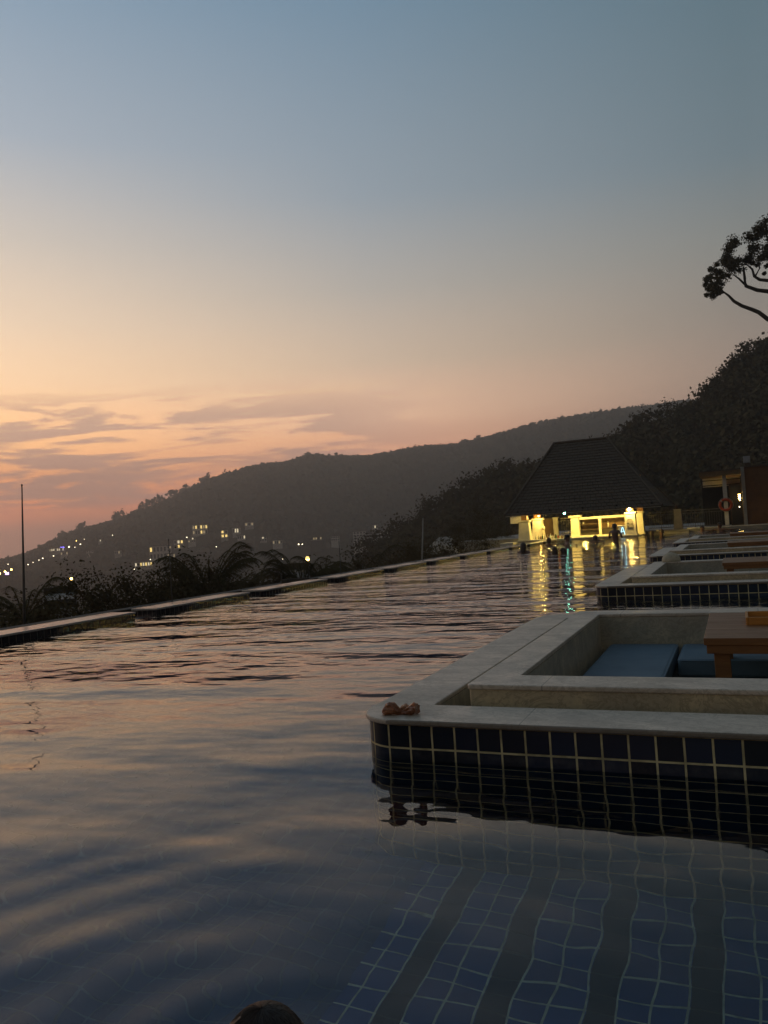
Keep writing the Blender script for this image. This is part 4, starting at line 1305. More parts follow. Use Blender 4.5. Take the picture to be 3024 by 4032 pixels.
# pale roofs right below the basin wall
def lowroof(a0, a1, r0, r1, z, label, m='roofpale'):
    p0, p1, p2, p3 = (at_dir(a0, r0, z), at_dir(a1, r0, z), at_dir(a1, r1, z), at_dir(a0, r1, z))
    t = thing('low_building', tuple((Vector(p0) + Vector(p2)) / 2 - Vector((0, 0, 3))), label, 'building', 'houses just below the pool')
    poly = [(q[0], q[1]) for q in (p0, p1, p2, p3)]
    c_ = Vector((sum(q[0] for q in poly) / 4, sum(q[1] for q in poly) / 4))
    big = [tuple(c_ + (Vector(q) - c_) * 1.04) for q in poly]
    MB().prism(poly, z - 4, z - .2).build('wall', MT['walldim'], t)
    MB().prism(big, z - .199, z).build('roof', MT[m], t)
    par = [tuple(c_ + (Vector(q) - c_) * 0.98) for q in poly]
    MB().ringprism([tuple(c_ + (Vector(q) - c_) * 1.0) for q in poly], par, z + .002, z + .22).build('parapet', MT['gutter'], t)


lowroof(47.0, 45.0, 22, 30, -0.45, 'flat roofed house behind the round shrub at far left')
lowroof(46.8, 44.3, 14.0, 19, -0.72, 'low pale roof straight behind the first marble slab')
lowroof(31.3, 29.3, 17, 27, -0.12, 'pale flat roof between the arching palm and the small palm')
lowroof(38.9, 36.9, 17, 22, -0.75, 'dim flat roof behind the second marble slab')
lowroof(28.6, 27.4, 21, 27, -0.42, 'small pale roof right of the small palm')

# thatched hut beyond the slabs
p = at_dir(19.5, 44, -1.3)
t = thing('thatched_hut', p, 'small dim hut with a hipped roof in front of the dark wood', 'hut')
MB().frustum(p[0] - 1.1, p[0] + 1.1, p[1] - 1.1, p[1] + 1.1, p[2] + .85, p[0] - .25, p[0] + .25, p[1] - .2, p[1] + .2, p[2] + 1.75).build('roof', MT['grey_plaster'], t)
MB().box(p[0] - .8, p[0] + .8, p[1] - .8, p[1] + .8, p[2] - 1, p[2] + .849).build('wall', MT['bench'], t)
MB().box(p[0] - .95, p[0] - .81, p[1] - .9, p[1] - .76, p[2] - 1, p[2] + .84).build('post', MT['white_plaster'], t)

# ------------------------------------------------------------------ swim-up bar
o = MB().box(-14, 8, 41.0, 60, -3, 0.14).build('pool_deck', MT['deck'], kind='structure')
o = MB().box(POOL_X1, 12, -8, 40.99, -3, 0.135).build('side_deck', MT['deck'], kind='structure')
t = thing('bar_counter', (-6.9, 38.4, 0), 'low white bar counter at water level under the big roof', 'bar counter')
MB().box(-9.75, -4.15, 37.98, 41.0, -1.05, 0.045).build('base', MT['white_plaster'], t)
MB().box(-9.2, -4.15, 37.9, 38.55, 0.0455, 0.10).build('counter_top', MT['white_plaster'], t, bevel=0.01)
MB().box(-10.4, -9.76, 37.2, 38.6, -1.05, 0.03).build('step', MT['white_plaster'], t)


def pillar(x0, x1, y, d, z1, taper, label, capo=0.06, caph=0.10, post=None, side=None, zb=0.05):
    t = thing('bar_pillar', ((x0 + x1) / 2, y, zb), label, 'pillar', 'tapered white pillars of the bar')
    MB().frustum(x0, x1, y, y + d, zb, x0 + taper, x1 - taper, y + taper, y + d - taper, z1).build('shaft', MT['white_plaster'], t, bevel=0.01)
    MB().box(x0 - 0.03, x1 + 0.03, y - 0.03, y + d + 0.03, zb - 0.004, zb + 0.07).build('plinth', MT['white_plaster'], t, bevel=0.01)
    MB().box(x0 + taper - capo, x1 - taper + capo, y + taper - capo, y + d - taper + capo, z1 + 0.001, z1 + caph).build('cap', MT['white_plaster'], t, bevel=0.03)
    if post:
        MB().box(post[0], post[1], y + d * .22, y + d * .78, z1 + caph, post[2]).build('roof_post', MT['postwood'], t, bevel=0.01)
    return t


pillar(-9.69, -9.10, 37.95, .55, 0.955, .07, 'front left white pillar of the bar, nearest the infinity edge', post=(-9.51, -9.24, 2.1))
pillar(-9.41, -8.82, 39.6, .55, 1.02, .07, 'rear left white pillar of the bar behind the bottles', post=(-9.28, -8.97, 2.9))
pillar(-7.58, -7.14, 40.2, .5, 1.03, .03, 'middle white pillar at the left end of the back shelves', capo=.1, caph=.12)
pillar(-4.68, -4.19, 37.95, .5, 1.03, .03, 'front right white pillar carrying pasted papers', post=(-4.60, -4.28, 2.1))
pillar(-4.46, -4.05, 39.9, .5, 1.05, .03, 'rear right white pillar, brightly lit beside the pasted one', post=(-4.34, -4.06, 2.9))
t = thing('pasted_paper', (-4.45, 37.93, 0.6), 'grey notice sheets pasted on the front right pillar', 'notice')
MB().box(-4.575, -4.325, 37.925, 37.934, 0.42, 0.80).build('sheet', MT['paper'], t)
for a in ((-4.57, -4.36, .775, .80), (-4.57, -4.50, .60, .645), (-4.40, -4.335, .56, .60), (-4.56, -4.51, .43, .48), (-4.46, -4.36, .42, .44)):
    MB().box(a[0], a[1], 37.919, 37.9245, a[2], a[3]).build('dark_mark', MT['ink'], t)

# back shelves
t = thing('back_shelf', (-6.1, 40.5, 0.05), 'white framed back bar with brown shelf bays and dark openings', 'shelf')
Wp = MT['white_plaster']
MB().box(-7.13, -4.5, 40.28, 40.6, 0.9155, 1.035).build('top_beam', Wp, t, bevel=.006)
MB().box(-7.13, -4.5, 40.24, 40.6, 0.046, 0.13).build('sill', Wp, t, bevel=.006)
MB().box(-6.215, -6.09, 40.28, 40.6, 0.1305, 0.915).build('mullion', Wp, t, bevel=.006)
MB().box(-4.97, -4.5, 40.28, 40.6, 0.1305, 0.915).build('mullion', Wp, t, bevel=.006)
MB().box(-7.13, -4.5, 40.75, 40.79, 0.05, 1.03).build('back_panel', MT['shelfback'], t)
for z_ in (0.655, 0.385):
    MB().box(-7.13, -6.2155, 40.34, 40.749, z_, z_ + .035).build('shelf_board', MT['darkwood'], t)
MB().box(-6.0895, -4.9705, 40.34, 40.749, 0.42, 0.46).build('shelf_board', MT['darkwood'], t)
MB().box(-6.0895, -4.9705, 40.36, 40.745, 0.1305, 0.40).build('drawer_front', MT['soffit'], t)
MB().box(-7.129, -6.2155, 40.5, 40.745, 0.1305, 0.38).build('drawer_front', MT['soffit'], t)
rb = random.Random(2)


def bottle(x, y, z, h, r, m, label, group='bottles along the bar counter'):
    t = thing('bottle', (x, y, z), label, 'bottle', group)
    MB().lathe((x, y, z), [(r * .9, 0.0005), (r, .01), (r, h * .55), (r * .75, h * .66), (r * .34, h * .75), (r * .34, h * .93)], 10).build('glass', MT[m], t, True)
    MB().lathe((x, y, z), [(r * .42, h * .931), (r * .42, h)], 8).build('cap', MT['white_cloth'] if rb.random() < .5 else MT['foil_label'], t)


kinds = ['glass_clear', 'glass_amber', 'glass_clear', 'glass_clear', 'glass_green', 'glass_amber', 'glass_clear', 'glass_red']
cn = {'glass_clear': 'clear', 'glass_amber': 'amber', 'glass_green': 'green', 'glass_red': 'red'}
xs = [-8.86, -8.76, -8.72, -8.62, -8.58, -8.50, -8.44, -8.33, -8.22, -8.17, -8.08, -7.98, -7.90, -7.83, -7.72, -7.62, -7.52, -7.44]
hs = [.20, .24, .21, .23, .25, .19, .24, .20, .26, .21, .19, .22, .25, .17, .15, .16, .18, .2]
for i, (x, h_) in enumerate(zip(xs, hs)):
    k_ = kinds[(i * 3) % 8]
    bottle(x, 38.12 + 0.16 * (i % 3), 0.1005, h_, 0.036, k_, '%s bottle on the bar counter, %s from its left end' % (cn[k_], pl_[i] if i < 16 else ('seventeenth', 'eighteenth')[i - 16]))
bottle(-6.98, 40.45, 0.69, .10, .03, 'glass_clear', 'small pale bottle alone on the upper left back shelf', 'bottles on the back shelf')
bottle(-5.78, 40.42, 0.46, .30, .035, 'glass_clear', 'tall white bottle on the right back shelf by the standing person', 'bottles on the back shelf')
# round tray stand and cooler on the counter
t = thing('tray_stand', (-7.28, 38.3, 0.10), 'round white tray on a dark stem at the end of the bottle row', 'tray')
MB().lathe((-7.28, 38.3, 0.1005), [(.09, 0), (.09, .015), (.02, .03), (.02, .24)], 14).build('stem', MT['iron'], t, True)
MB().lathe((-7.28, 38.3, 0.341), [(.02, 0), (.20, .012), (.20, .03)], 20).build('tray', MT['white_plaster'], t)
t = thing('drinks_cooler', (-4.86, 38.3, 0.1), 'small grey drinks cooler with a white lid beside the neon sign', 'cooler')
MB().box(-5.02, -4.74, 38.22, 38.5, 0.1005, 0.50).build('body', MT['greyglass'], t, bevel=.02)
MB().box(-5.05, -4.76, 38.19, 38.53, 0.5005, 0.545).build('lid', MT['white_plaster'], t, bevel=.015)
MB().box(-5.22, -4.92, 38.0, 38.15, 0.1005, 0.16).build('tray', MT['white_plaster'], t, bevel=.01)
t = thing('neon_sign', (-4.82, 38.1, 0.10), 'pale blue neon outline like a tall arch or letter A on the counter', 'sign')
sp_ = [(-4.91, .102), (-4.90, .20), (-4.87, .30), (-4.845, .40), (-4.835, .445), (-4.80, .445), (-4.79, .40), (-4.765, .30), (-4.74, .20), (-4.73, .102)]
MB().tube([(x, 38.08, z) for x, z in sp_], .0135, 8).build('tube', MT['e_neon'], t, True)
MB().tube([(-4.88, 38.085, .255), (-4.76, 38.085, .255)], .008, 8).build('crossbar', MT['e_neon'], t, True)
point_light('neon_glow', (-4.82, 37.9, 0.28), (0.4, 0.85, 1.0), 0.15, .1, t)
t = thing('white_board', (-10.1, 39.4, 1.1), 'white cloth board hanging under the left end of the bar roof', 'board')
MB().box(-10.45, -9.75, 39.6, 39.63, 0.93, 1.27).build('panel', MT['white_cloth'], t)
MB().box(-10.36, -9.86, 39.55, 39.59, 1.272, 1.37).build('top_roll', MT['white_cloth'], t, bevel=.02)
MB().box(-10.30, -10.27, 39.6, 39.62, 1.37, 1.9).build('hanger', MT['darkwood'], t)
MB().box(-9.93, -9.90, 39.6, 39.62, 1.37, 1.9).build('hanger', MT['darkwood'], t)
t = thing('wall_speaker', (-8.8, 39.55, 0.6), 'small round box fixed to the rear left bar pillar', 'speaker')
MB().ellipsoid((-8.78, 39.52, 0.62), (.085, .08, .11), 12, 8).build('body', MT['white_plaster'], t, True)
MB().box(-8.86, -8.80, 39.55, 39.62, 0.59, 0.65).build('bracket', MT['iron'], t)


# big hipped roof in overlapping courses
t = thing('bar_roof', (-6.45, 41, 1.3), 'large dark shingled hipped roof over the lit pool bar', 'roof')
E0 = [Vector((-9.95, 36.8, 1.30)), Vector((-2.95, 36.8, 1.30)), Vector((-2.95, 45.2, 1.30)), Vector((-9.95, 45.2, 1.30))]
RG = [Vector((-8.25, 41.0, 4.85)), Vector((-5.65, 41.0, 4.85))]
top4 = [RG[0], RG[1], RG[1], RG[0]]
ncr = 24
rr = random.Random(7)
for side in range(4):
    a, b = E0[side], E0[(side + 1) % 4]
    ta, tb = top4[side], top4[(side + 1) % 4]
    nrm = (b - a).cross(ta - a).normalized()
    m = MB()
    for k in range(ncr):
        u0, u1 = k / ncr, (k + 1.12) / ncr
        u1 = min(u1, 1.0)
        pa, pb = a.lerp(ta, u0), b.lerp(tb, u0)
        qa, qb = a.lerp(ta, u1), b.lerp(tb, u1)
        L = (pb - pa).length
        ns = max(1, int(L / .24))
        shift = rr.random() * .5
        for j in range(ns):
            s0, s1 = j / ns, (j + 1) / ns - .004
            lift = 0.035 + rr.uniform(0, .02)
            dz = rr.uniform(-.012, .012)
            P0, P1 = pa.lerp(pb, s0) + nrm * lift, pa.lerp(pb, s1) + nrm * lift
            Q1, Q0 = qa.lerp(qb, s1) + nrm * 0.008, qa.lerp(qb, s0) + nrm * 0.008
            dn = (pa - qa).normalized() * dz
            P0, P1 = P0 + dn, P1 + dn
            m.add([P0, P1, Q1, Q0, P0 - nrm * .03, P1 - nrm * .03], [(0, 1, 2, 3), (4, 5, 1, 0)])
    m.build('shingle_slope', MT['roof'], t, fix=False)
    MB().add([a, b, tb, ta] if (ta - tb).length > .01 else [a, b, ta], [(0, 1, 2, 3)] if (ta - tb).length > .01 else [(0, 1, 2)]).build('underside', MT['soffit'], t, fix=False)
    MB().tube([a + nrm * .05 + Vector((0, 0, .02)), ta + nrm * .05 + Vector((0, 0, .03))], .055, 6).build('hip_cap', MT['roof'], t)
MB().tube([RG[0] + Vector((0, 0, .05)), RG[1] + Vector((0, 0, .05))], .07, 6).build('ridge_cap', MT['roof'], t)
MB().box(-9.93, -2.97, 36.80, 36.83, 1.265, 1.295).build('fascia', MT['fascia'], t)
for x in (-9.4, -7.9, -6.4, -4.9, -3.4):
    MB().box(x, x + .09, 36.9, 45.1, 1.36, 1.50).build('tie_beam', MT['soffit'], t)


def bar_lamp(loc, label, col, power, m, r=.05, rad_=.05, name='bar_lamp', stem=.12):
    t = thing(name, loc, label, 'lamp', 'lamps lighting the bar')
    MB().ellipsoid(loc, (r, r, r), 12, 8).build('bulb', MT[m], t, True)
    MB().lathe((loc[0], loc[1], loc[2] + r * .8), [(r * .5, 0), (r * .6, stem)], 10).build('holder', MT['iron'], t)
    if power:
        L = point_light('glow', (loc[0], loc[1], loc[2] - r - .03), col, power, rad_, t)
    return t


WARM = (1.0, 0.68, 0.15)
bar_lamp((-4.42, 37.72, 1.255), 'brilliant yellow lamp on the front right post of the bar', WARM, 34, 'e_bright', .065)
bar_lamp((-8.93, 39.30, 1.235), 'small bright lamp on the rear left post of the bar', WARM, 26, 'e_warm', .032, stem=.06)
bar_lamp((-7.22, 37.05, 1.275), 'cyan white lamp under the middle of the bar eave', (0.35, 1.0, 0.75), 5, 'e_cyan', .05, stem=.04)
for i, (x, y) in enumerate(((-8.3, 38.9), (-6.7, 39.0), (-5.4, 39.0), (-4.75, 38.6))):
    bar_lamp((x, y, 1.62), '%s ceiling lamp hidden up under the bar roof, from the left' % pl_[i], WARM, (95, 180, 195, 50)[i], 'e_warm', .05)

for i, (x, y) in enumerate(((-9.5, 37.3), (-8.0, 37.3), (-6.0, 37.3), (-4.7, 37.25))):
    bar_lamp((x, y, 1.46), '%s eave downlight tucked under the front of the bar roof, from the left' % pl_[i], WARM, 9, 'e_warm', .03, stem=.03)

# ------------------------------------------------------------------ deck behind the bar: railings, posts, buildings
def railing(x0, x1, y, label, z0=0.24, z1=1.05):
    t = thing('railing', ((x0 + x1) / 2, y, 0.14), label, 'railing', 'railings along the far deck')
    R = MT['railpaint']
    MB().box(x0, x1, y - .025, y + .025, z1 - .045, z1).build('top_rail', R, t)
    MB().box(x0, x1, y - .015, y + .015, z1 - .16, z1 - .13).build('middle_rail', R, t)
    MB().box(x0, x1, y - .015, y + .015, z0, z0 + .035).build('bottom_rail', R, t)
    n_ = int((x1 - x0) / .105)
    for i in range(n_):
        x = x0 + (i + .5) * (x1 - x0) / n_
        big = i % 6 == 5
        w = .014 if big else .008
        MB().box(x - w, x + w, y - w + .0001, y + w - .0001, z0 + .0355 if not big else .1405, z1 - .1605 if not big else z1 - .0455).build('baluster' if not big else 'rail_post', R, t)


railing(-8.35, -7.62, 41.6, 'short railing seen through the left half of the bar', z1=1.06)
railing(-4.05, -2.84, 42.1, 'dark railing between the bar and the grey tapered pier')
railing(-2.45, -0.60, 42.1, 'dark railing between the grey tapered pier and the lifebuoy post')
t = thing('deck_pier', (-2.64, 42, .14), 'grey tapered pier between two dark railings right of the bar', 'pillar')
MB().frustum(-2.86, -2.43, 41.9, 42.3, .1405, -2.81, -2.48, 41.95, 42.25, 1.10).build('shaft', MT['deck'], t, bevel=.01)
MB().box(-2.84, -2.46, 41.93, 42.28, 1.1005, 1.13).build('cap', MT['grey_plaster'], t, bevel=.008)
MB().ellipsoid((-2.66, 42.1, 1.24), (.07, .07, .11), 10, 8).build('finial', MT['darkwood'], t, True)
t = thing('deck_post', (-8.49, 41.3, .14), 'pale post seen through the bar behind the bottles', 'post')
MB().box(-8.64, -8.40, 41.2, 41.44, .1405, 1.08).build('shaft', MT['grey_plaster'], t, bevel=.01)
MB().box(-8.67, -8.37, 41.17, 41.47, 1.0805, 1.12).build('cap', MT['grey_plaster'], t, bevel=.008)
t = thing('brown_screen', (-9.1, 41.6, .14), 'brown board screen behind the left part of the bar', 'screen')
MB().box(-9.7, -8.66, 41.5, 41.55, .1405, 1.06).build('board', MT['shelfback'], t)
MB().box(-9.72, -8.65, 41.48, 41.57, 1.0605, 1.10).build('top_rail', MT['darkwood'], t)
t = thing('kerb', (-0.2, 41.1, .14), 'pale kerb along the far deck below the lifebuoy', 'kerb')
MB().box(-2.2, -1.0, 41.02, 41.26, .1405, .195).build('kerb_stone', MT['white_plaster'], t, bevel=.006)
MB().box(-0.995, 2.4, 41.02, 41.26, .1405, .185).build('kerb_stone', MT['white_plaster'], t, bevel=.006)
t = thing('pool_step', (-2.9, 40.7, 0), 'low dim step in the water at the right end of the bar', 'step')
MB().box(-3.95, -2.1, 40.5, 40.99, -1.05, 0.07).build('step_body', MT['grey_plaster'], t, bevel=.01)
MB().box(-3.97, -2.08, 40.47, 40.99, 0.0705, 0.10).build('step_top', MT['deck'], t, bevel=.006)
t = thing('canopy_post', (-.42, 42.1, .14), 'tall white post carrying the orange lifebuoy', 'post')
MB().box(-.515, -.33, 42.0, 42.18, .1405, 2.60).build('shaft', MT['white_plaster'], t, bevel=.008)
MB().box(-.53, -.315, 41.985, 42.195, .141, .22).build('foot', MT['grey_plaster'], t, bevel=.006)
t = thing('lifebuoy', (-.43, 41.93, 1.19), 'orange ring lifebuoy hanging on the tall white post', 'lifebuoy')
MB().torus((-.43, 41.925, 1.19), .255, .062, 'Y', 36, 12).build('ring', MT['buoy'], t, True)
for k in range(4):
    an = PI / 4 + k * PI / 2
    MB().torus((-.43, 41.925, 1.19), .255, .0655, 'Y', 4, 12, (an - .11, an + .11)).build('band', MT['rope'] if k == 1 else MT['buoy'], t, True)
MB().tube([(-.43 + .34 * math.cos(a), 41.925, 1.19 + .34 * math.sin(a) + (.02 if i % 2 else 0)) for i, a in enumerate(np.linspace(0, 2 * PI, 17))], .008, 6).build('grab_rope', MT['rope'], t, True)
MB().box(-.47, -.39, 41.96, 41.995, 1.40, 1.46).build('hook', MT['iron'], t)

t = thing('pool_house', (.35, 43, .14), 'brown flat roofed pool house with a grey corner column at the right edge', 'building')
MB().box(.50, 6, 43.05, 47, .1405, 2.97).build('wall', MT['terracotta'], t)
MB().box(.34, .4995, 42.98, 43.3, .1405, 3.0).build('corner_column', MT['grey_plaster'], t, bevel=.008)
MB().box(.5005, 6.2, 42.9, 47.2, 2.9705, 3.03).build('roof', MT['darkwood'], t)
MB().box(-.24, .3395, 43.9, 43.98, .1405, 2.2).build('door_frame', MT['darkwood'], t)
MB().box(-.18, .30, 43.85, 43.8995, .2, 2.12).build('door', MT['leaf2'] if 0 else MT['darkglass'], t)
MB().box(-1.6, .3395, 46.5, 46.6, .1405, 2.6).build('rear_wall', MT['soffit'], t)
t = thing('canopy', (-.6, 43.5, 2.6), 'brown flat canopy on the white post left of the pool house', 'canopy')
MB().box(-1.52, .335, 41.6, 46.4, 2.605, 2.83).build('roof_slab', MT['shelfback'], t, bevel=.01)
MB().box(-1.54, .338, 41.57, 46.42, 2.8305, 2.855).build('roof_edge', MT['darkwood'], t)
t = thing('louvre_window', (-.6, 44.2, 2.2), 'pale louvred screen hanging under the brown canopy', 'window')
for z0_, z1_, m_ in ((2.50, 2.60, 'white_plaster'), (2.25, 2.46, 'white_plaster'), (2.16, 2.20, 'white_plaster')):  # pale plaster on the slats stands in for light falling on them
    MB().box(-1.47, .29, 44.2, 44.24, z0_, z1_).build('slat', MT[m_], t)
MB().box(-1.47, -1.43, 44.245, 44.29, 2.12, 2.604).build('frame', MT['iron'], t)
MB().box(.25, .29, 44.245, 44.29, 2.12, 2.604).build('frame', MT['iron'], t)
MB().box(-1.4295, .2495, 44.25, 44.28, 2.12, 2.15).build('frame', MT['iron'], t)
t = thing('wall_lamp', (.2, 43.4, 1.5), 'stacked glass wall lamp glowing yellow beside the pool house column', 'lamp', 'lamps at the pool house')
MB().box(.19, .23, 43.46, 43.8, 1.36, 1.68).build('bracket', MT['iron'], t)
for z_ in (1.62, 1.53, 1.44):
    MB().lathe((.205, 43.4, z_), [(.028, 0), (.055, .05)], 10).build('shade', MT['e_warm'], t, True)
MB().ellipsoid((.215, 43.4, 1.39), (.03, .03, .03), 8, 6).build('bulb', MT['e_warm'], t, True)
point_light('glow', (.2, 43.2, 1.5), WARM, 3.5, .06, t)
t = thing('small_lamp', (.175, 43.4, 1.05), 'small white lamp below the stacked wall lamp', 'lamp', 'lamps at the pool house')
MB().ellipsoid((.175, 43.4, 1.05), (.03, .03, .03), 10, 6).build('bulb', MT['e_streetw'], t, True)
MB().box(.165, .185, 43.43, 43.85, 1.04, 1.06).build('bracket', MT['iron'], t)
t = thing('roof_box', (.65, 43.3, 3.03), 'pale grey box on legs standing on the pool house roof', 'box')
MB().box(.50, .81, 43.3, 43.6, 3.2, 3.52).build('body', MT['greyglass'], t, bevel=.02)
MB().box(.53, .78, 43.33, 43.57, 3.0305, 3.199).build('stand', MT['darkwood'], t)
MB().box(.36, .38, 43.35, 43.37, 3.0, 3.46).build('aerial', MT['iron'], t)


# ------------------------------------------------------------------ people
def person(x, y, top, face, label, arms='down', skin='skin', hairlen=0.10, wear='cloth_dark', hat=None, lean=0.0, fine=False, hairmat='hair'):
    """one continuous skinned body standing or crouching in the pool; face = heading in degrees (0 = +Y)"""
    loc = (x, y, FLOOR_Z)
    t = thing('person', loc, label, 'person', 'people in the pool')
    ca, sa = math.cos(rad(face)), math.sin(rad(face))

    def Wd(lx, ly, lz):          # local: x right, y forward
        return Vector((x + lx * ca - ly * sa, y + lx * sa + ly * ca, lz))
    hz = top
    P, R, E = [], [], []

    def v(lx, ly, lz, r, par=None, r2=None):
        P.append(Wd(lx, ly, lz))
        R.append((r, r2 or r))
        if par is not None:
            E.append((par, len(P) - 1))
        return len(P) - 1
    pz = hz - 0.83
    L = lean
    pel = v(0, -L * .5, pz, .125, None, .105)
    wai = v(0, -L * .3, pz + .17, .115, pel, .09)
    che = v(0, 0, pz + .36, .135, wai, .105)
    upc = v(0, 0, pz + .47, .115, che, .09)
    nek = v(0, .01, hz - .265, .055, upc)
    jaw = v(0, .025, hz - .20, .074, nek)
    sku = v(0, .02, hz - .115, .100, jaw, .104)
    crn = v(0, .01, hz - .06, .075, sku)
    v(0, .12, hz - .135, .011, sku)                     # nose
    for s in (-1, 1):
        v(s * .083, .01, hz - .125, .012, sku)           # ear
    for s in (-1, 1):
        sh = v(s * .185, 0, hz - .315, .058, upc)
        if arms == 'down':
            el = v(s * .25, .04, hz - .59, .042, sh)
            wr = v(s * .22, .22, hz - .74, .027, el)
        elif arms == 'bent':
            el = v(s * .27, .02, hz - .57, .042, sh)
            wr = v(s * .13, .24, hz - .45, .027, el)
        elif arms == 'wide':
            el = v(s * .42, -.10, hz - .36, .042, sh)
            wr = v(s * .66, -.16, hz - .34, .028, el)
        elif arms == 'elbows':
            el = v(s * .33, .14, hz - .28, .042, sh)
            wr = v(s * .12, .20, hz - .22, .028, el)
        elif arms == 'reach':
            if s == 1:
                el = v(.44, .10, hz - .33, .042, sh)
                wr = v(.68, .16, hz - .28, .028, el)
            else:
                el = v(-.25, .04, hz - .59, .042, sh)
                wr = v(-.2, .22, hz - .66, .027, el)
        d = (P[wr] - P[el]).normalized()
        pal = len(P)
        P.append(P[wr] + d * .06)
        R.append((.030, .018))
        E.append((wr, pal))
        side = d.cross(Vector((0, 0, 1)))
        if side.length < .1:
            side = Vector((1, 0, 0))
        side.normalize()
        dn = side.cross(d)
        for k, (o_, ln) in enumerate(((-.026, .062), (-.009, .072), (.009, .068), (.026, .054))):
            i1 = len(P)
            P.append(P[pal] + side * o_ + d * .035)
            R.append((.0085, .0085))
            E.append((pal, i1))
            P.append(P[i1] + d * ln * .55 + dn * .008)
            R.append((.0078, .0078))
            E.append((i1, i1 + 1))
            P.append(P[i1 + 1] + d * ln * .4 + dn * .022)
            R.append((.0065, .0065))
            E.append((i1 + 1, i1 + 2))
        i1 = len(P)
        P.append(P[wr] + d * .03 - side * .035)
        R.append((.0105, .0105))
        E.append((wr, i1))
        P.append(P[i1] + d * .035 - side * .02 + dn * .012)
        R.append((.0085, .0085))
        E.append((i1, i1 + 1))
    leg = min(.86, pz - FLOOR_Z - .05)
    bend = math.sqrt(max(0.0, .43 ** 2 - min(.43, max(.05, leg / 2)) ** 2))
    for s in (-1, 1):
        hp = v(s * .10, -L * .5, pz - .04, .085, pel)
        kn = v(s * .13, bend - L * .5, pz - .04 - leg / 2, .056, hp)
        ak = v(s * .13, -L * .5 - .02, max(FLOOR_Z + .08, pz - .04 - leg + .06), .038, kn)
        v(s * .15, .16 - L * .5, FLOOR_Z + .035, .030, ak)
    me = bpy.data.meshes.new('body')
    org = ORG[t.name]
    me.from_pydata([p - org for p in P], E, [])
    me.materials.append(MT[skin])
    o = bpy.data.objects.new('body', me)
    COL.objects.link(o)
    o.parent = t
    mo = o.modifiers.new('skin', 'SKIN')
    mo.use_smooth_shade = True
    if not me.skin_vertices:
        raise RuntimeError('no skin layer')
    for i, sv in enumerate(me.skin_vertices[0].data):
        sv.radius = R[i]
        sv.use_root = (i == 0)
    ss = o.modifiers.new('subsurf', 'SUBSURF')
    ss.levels = ss.render_levels = 1 if not fine else 2
    # hair: cap over skull, longer at the back
    rnd = random.Random(int(abs(x) * 1000))
    m = MB()
    vs, fs = [], []
    seg, rg = 20, 9
    for i in range(rg):
        th = PI * .5 * (i / (rg - 1)) ** .9
        for k in range(seg):
            an = 2 * PI * k / seg
            ly = math.cos(an)
            j = 1 + rnd.uniform(-.02, .02)
            rxy = .102 * math.sin(th) * j
            zz = hz - .105 + .112 * math.cos(th) * j
            if i == rg - 1:
                zz -= hairlen * max(0, -ly) ** .5 + (.012 if ly <= 0 else -.015)
            if i == rg - 2:
                zz -= hairlen * .45 * max(0, -ly) ** .5
            vs.append(Wd(rxy * math.sin(an) * .95, rxy * ly * 1.08 + .01 - (.02 if zz < hz - .14 else 0), zz))
    for i in range(rg - 1):
        for k in range(seg):
            k2 = (k + 1) % seg
            fs.append((i * seg + k, i * seg + k2, (i + 1) * seg + k2, (i + 1) * seg + k))
    h = m.add(vs, fs).build('hair', MT[hairmat], t, True)
    if fine:
        # strands lying over the skull
        s_ = MB()
        for q in range(1500):
            an = rnd.uniform(0, 2 * PI)
            th0 = rnd.uniform(.02, .9)
            pts = []
            for i in range(6):
                th = th0 + i * .19
                a2 = an + .05 * math.sin(i + q)
                rr_ = 1 + .012 + rnd.uniform(0, .022)
                zz = hz - .105 + .112 * math.cos(min(th, 1.6)) * rr_ - max(0, th - 1.6) * .1
                pts.append(Wd(.094 * math.sin(min(th, 1.6)) * rr_ * math.sin(a2) * .96, .094 * math.sin(min(th, 1.6)) * rr_ * math.cos(a2) * 1.09 + .01, zz))
            s_.tube(pts, [.0006, .0011, .0011, .001, .0008, .0004], 3, cap=False)
        s_.build('hair_strands', MT[hairmat], t, True, fix=False)
    # swimwear: a band round the hips
    w = MB()
    vs, fs = [], []
    for i, (zz, rx, ry) in enumerate(((pz - .10, .185, .125), (pz - .02, .18, .13), (pz + .07, .155, .118))):
        for k in range(18):
            an = 2 * PI * k / 18
            vs.append(Wd(rx * math.cos(an), ry * math.sin(an) - L * .5, zz))
    for i in range(2):
        for k in range(18):
            k2 = (k + 1) % 18
            fs.append((i * 18 + k, i * 18 + k2, (i + 1) * 18 + k2, (i + 1) * 18 + k))
    w.add(vs, fs).build('swimwear', MT[wear], t, True)
    if hat:
        c_ = Wd(0, .01, hz - .06)
        MB().lathe(tuple(c_), [(.100, -.015), (.101, .03), (.08, .066), (.04, .082), (.01, .086)], 16).build('cap', MT[hat], t, True)
        a_, b_, c2, d_ = Wd(-.07, .09, hz - .066), Wd(.07, .09, hz - .066), Wd(.055, .18, hz - .075), Wd(-.055, .18, hz - .075)
        up = Vector((0, 0, .008))
        MB().add([a_, b_, c2, d_, a_ + up, b_ + up, c2 + up, d_ + up], [(0, 1, 2, 3), (4, 5, 6, 7), (0, 1, 5, 4), (1, 2, 6, 5), (2, 3, 7, 6), (3, 0, 4, 7)]).build('cap_peak', MT[hat], t)
    return t


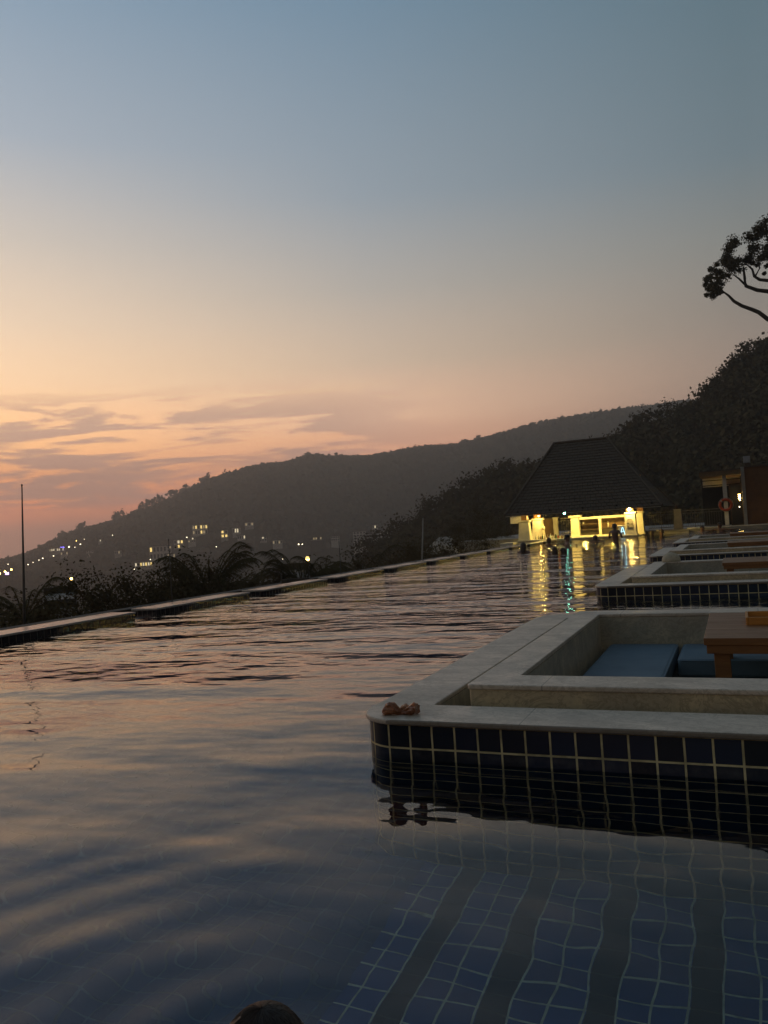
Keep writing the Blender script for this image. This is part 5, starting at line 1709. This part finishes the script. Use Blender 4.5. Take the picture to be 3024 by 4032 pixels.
person(-.915, 1.33, .05, 24, 'person right below the camera, only the dark brown hair crown in view', 'down', fine=True, hairlen=.16)
person(-6.31, 25.3, .33, 0, 'person with long dark hair in the water before the front left pillar', 'down', 'skin_dark', .22)
person(-6.88, 31.8, .30, 10, 'person before the bottles stretching one arm to the counter', 'reach', 'skin_dark')
person(-5.86, 30.2, .39, -70, 'person in a dark cap turned sideways left of the middle pillar', 'bent', 'skin', .06, hat='cloth_dark')
person(-4.90, 23.3, .21, 20, 'left one of two swimmers close together nearest the camera', 'down', 'skin_dark', .16)
person(-4.66, 23.4, .165, 60, 'right one of two swimmers close together nearest the camera', 'down', 'skin_dark', .12)
person(-5.2, 32.6, .28, 0, 'person with raised elbows in front of the left shelf bay', 'elbows', 'skin')
person(-4.37, 32.2, .70, -15, 'person standing waist deep at the counter beside the neon sign', 'bent', 'skin_dark', .07)
person(-3.72, 39.7, .18, -80, 'dim person facing right beside the rear right pillar', 'bent', 'skin_dark', .12)
person(-3.25, 39.7, .23, 75, 'dim person facing left, opposite the one by the rear right pillar', 'bent', 'skin_dark', .08)
person(-1.50, 40.45, .28, 175, 'person leaning back on the far pool edge with arms spread', 'wide', 'skin', .06)
person(-.74, 40.5, .38, 165, 'person against the far pool edge below the lifebuoy', 'wide', 'skin_dark', .10, 'cloth_pink')
t = thing('sun_hat', (-3.5, 40.45, .10), 'small white sun hat lying on the low step between two dim people', 'hat')
MB().lathe((-3.5, 40.62, .1005), [(.085, 0), (.086, .03), (.07, .075), (.03, .095), (.005, .1)], 14).build('crown', MT['white_cloth'], t, True)
MB().lathe((-3.5, 40.56, .101), [(.10, 0), (.10, .008)], 14).build('brim', MT['white_cloth'], t)


# ------------------------------------------------------------------ evening haze over the bay
hz, g = new_mat('haze')
pv = g.n('ShaderNodeVolumePrincipled', i_Density=HAZE)
pv.inputs['Color'].default_value = (1.0, 0.95, 0.89, 1)
pv.inputs['Anisotropy'].default_value = 0.6
ho = g.n('ShaderNodeOutputMaterial')
g.l(pv.outputs[0], ho.inputs['Volume'])
MB().box(-1050, 1050, -1050, 1050, -26, 130).build('haze', hz, kind='stuff')
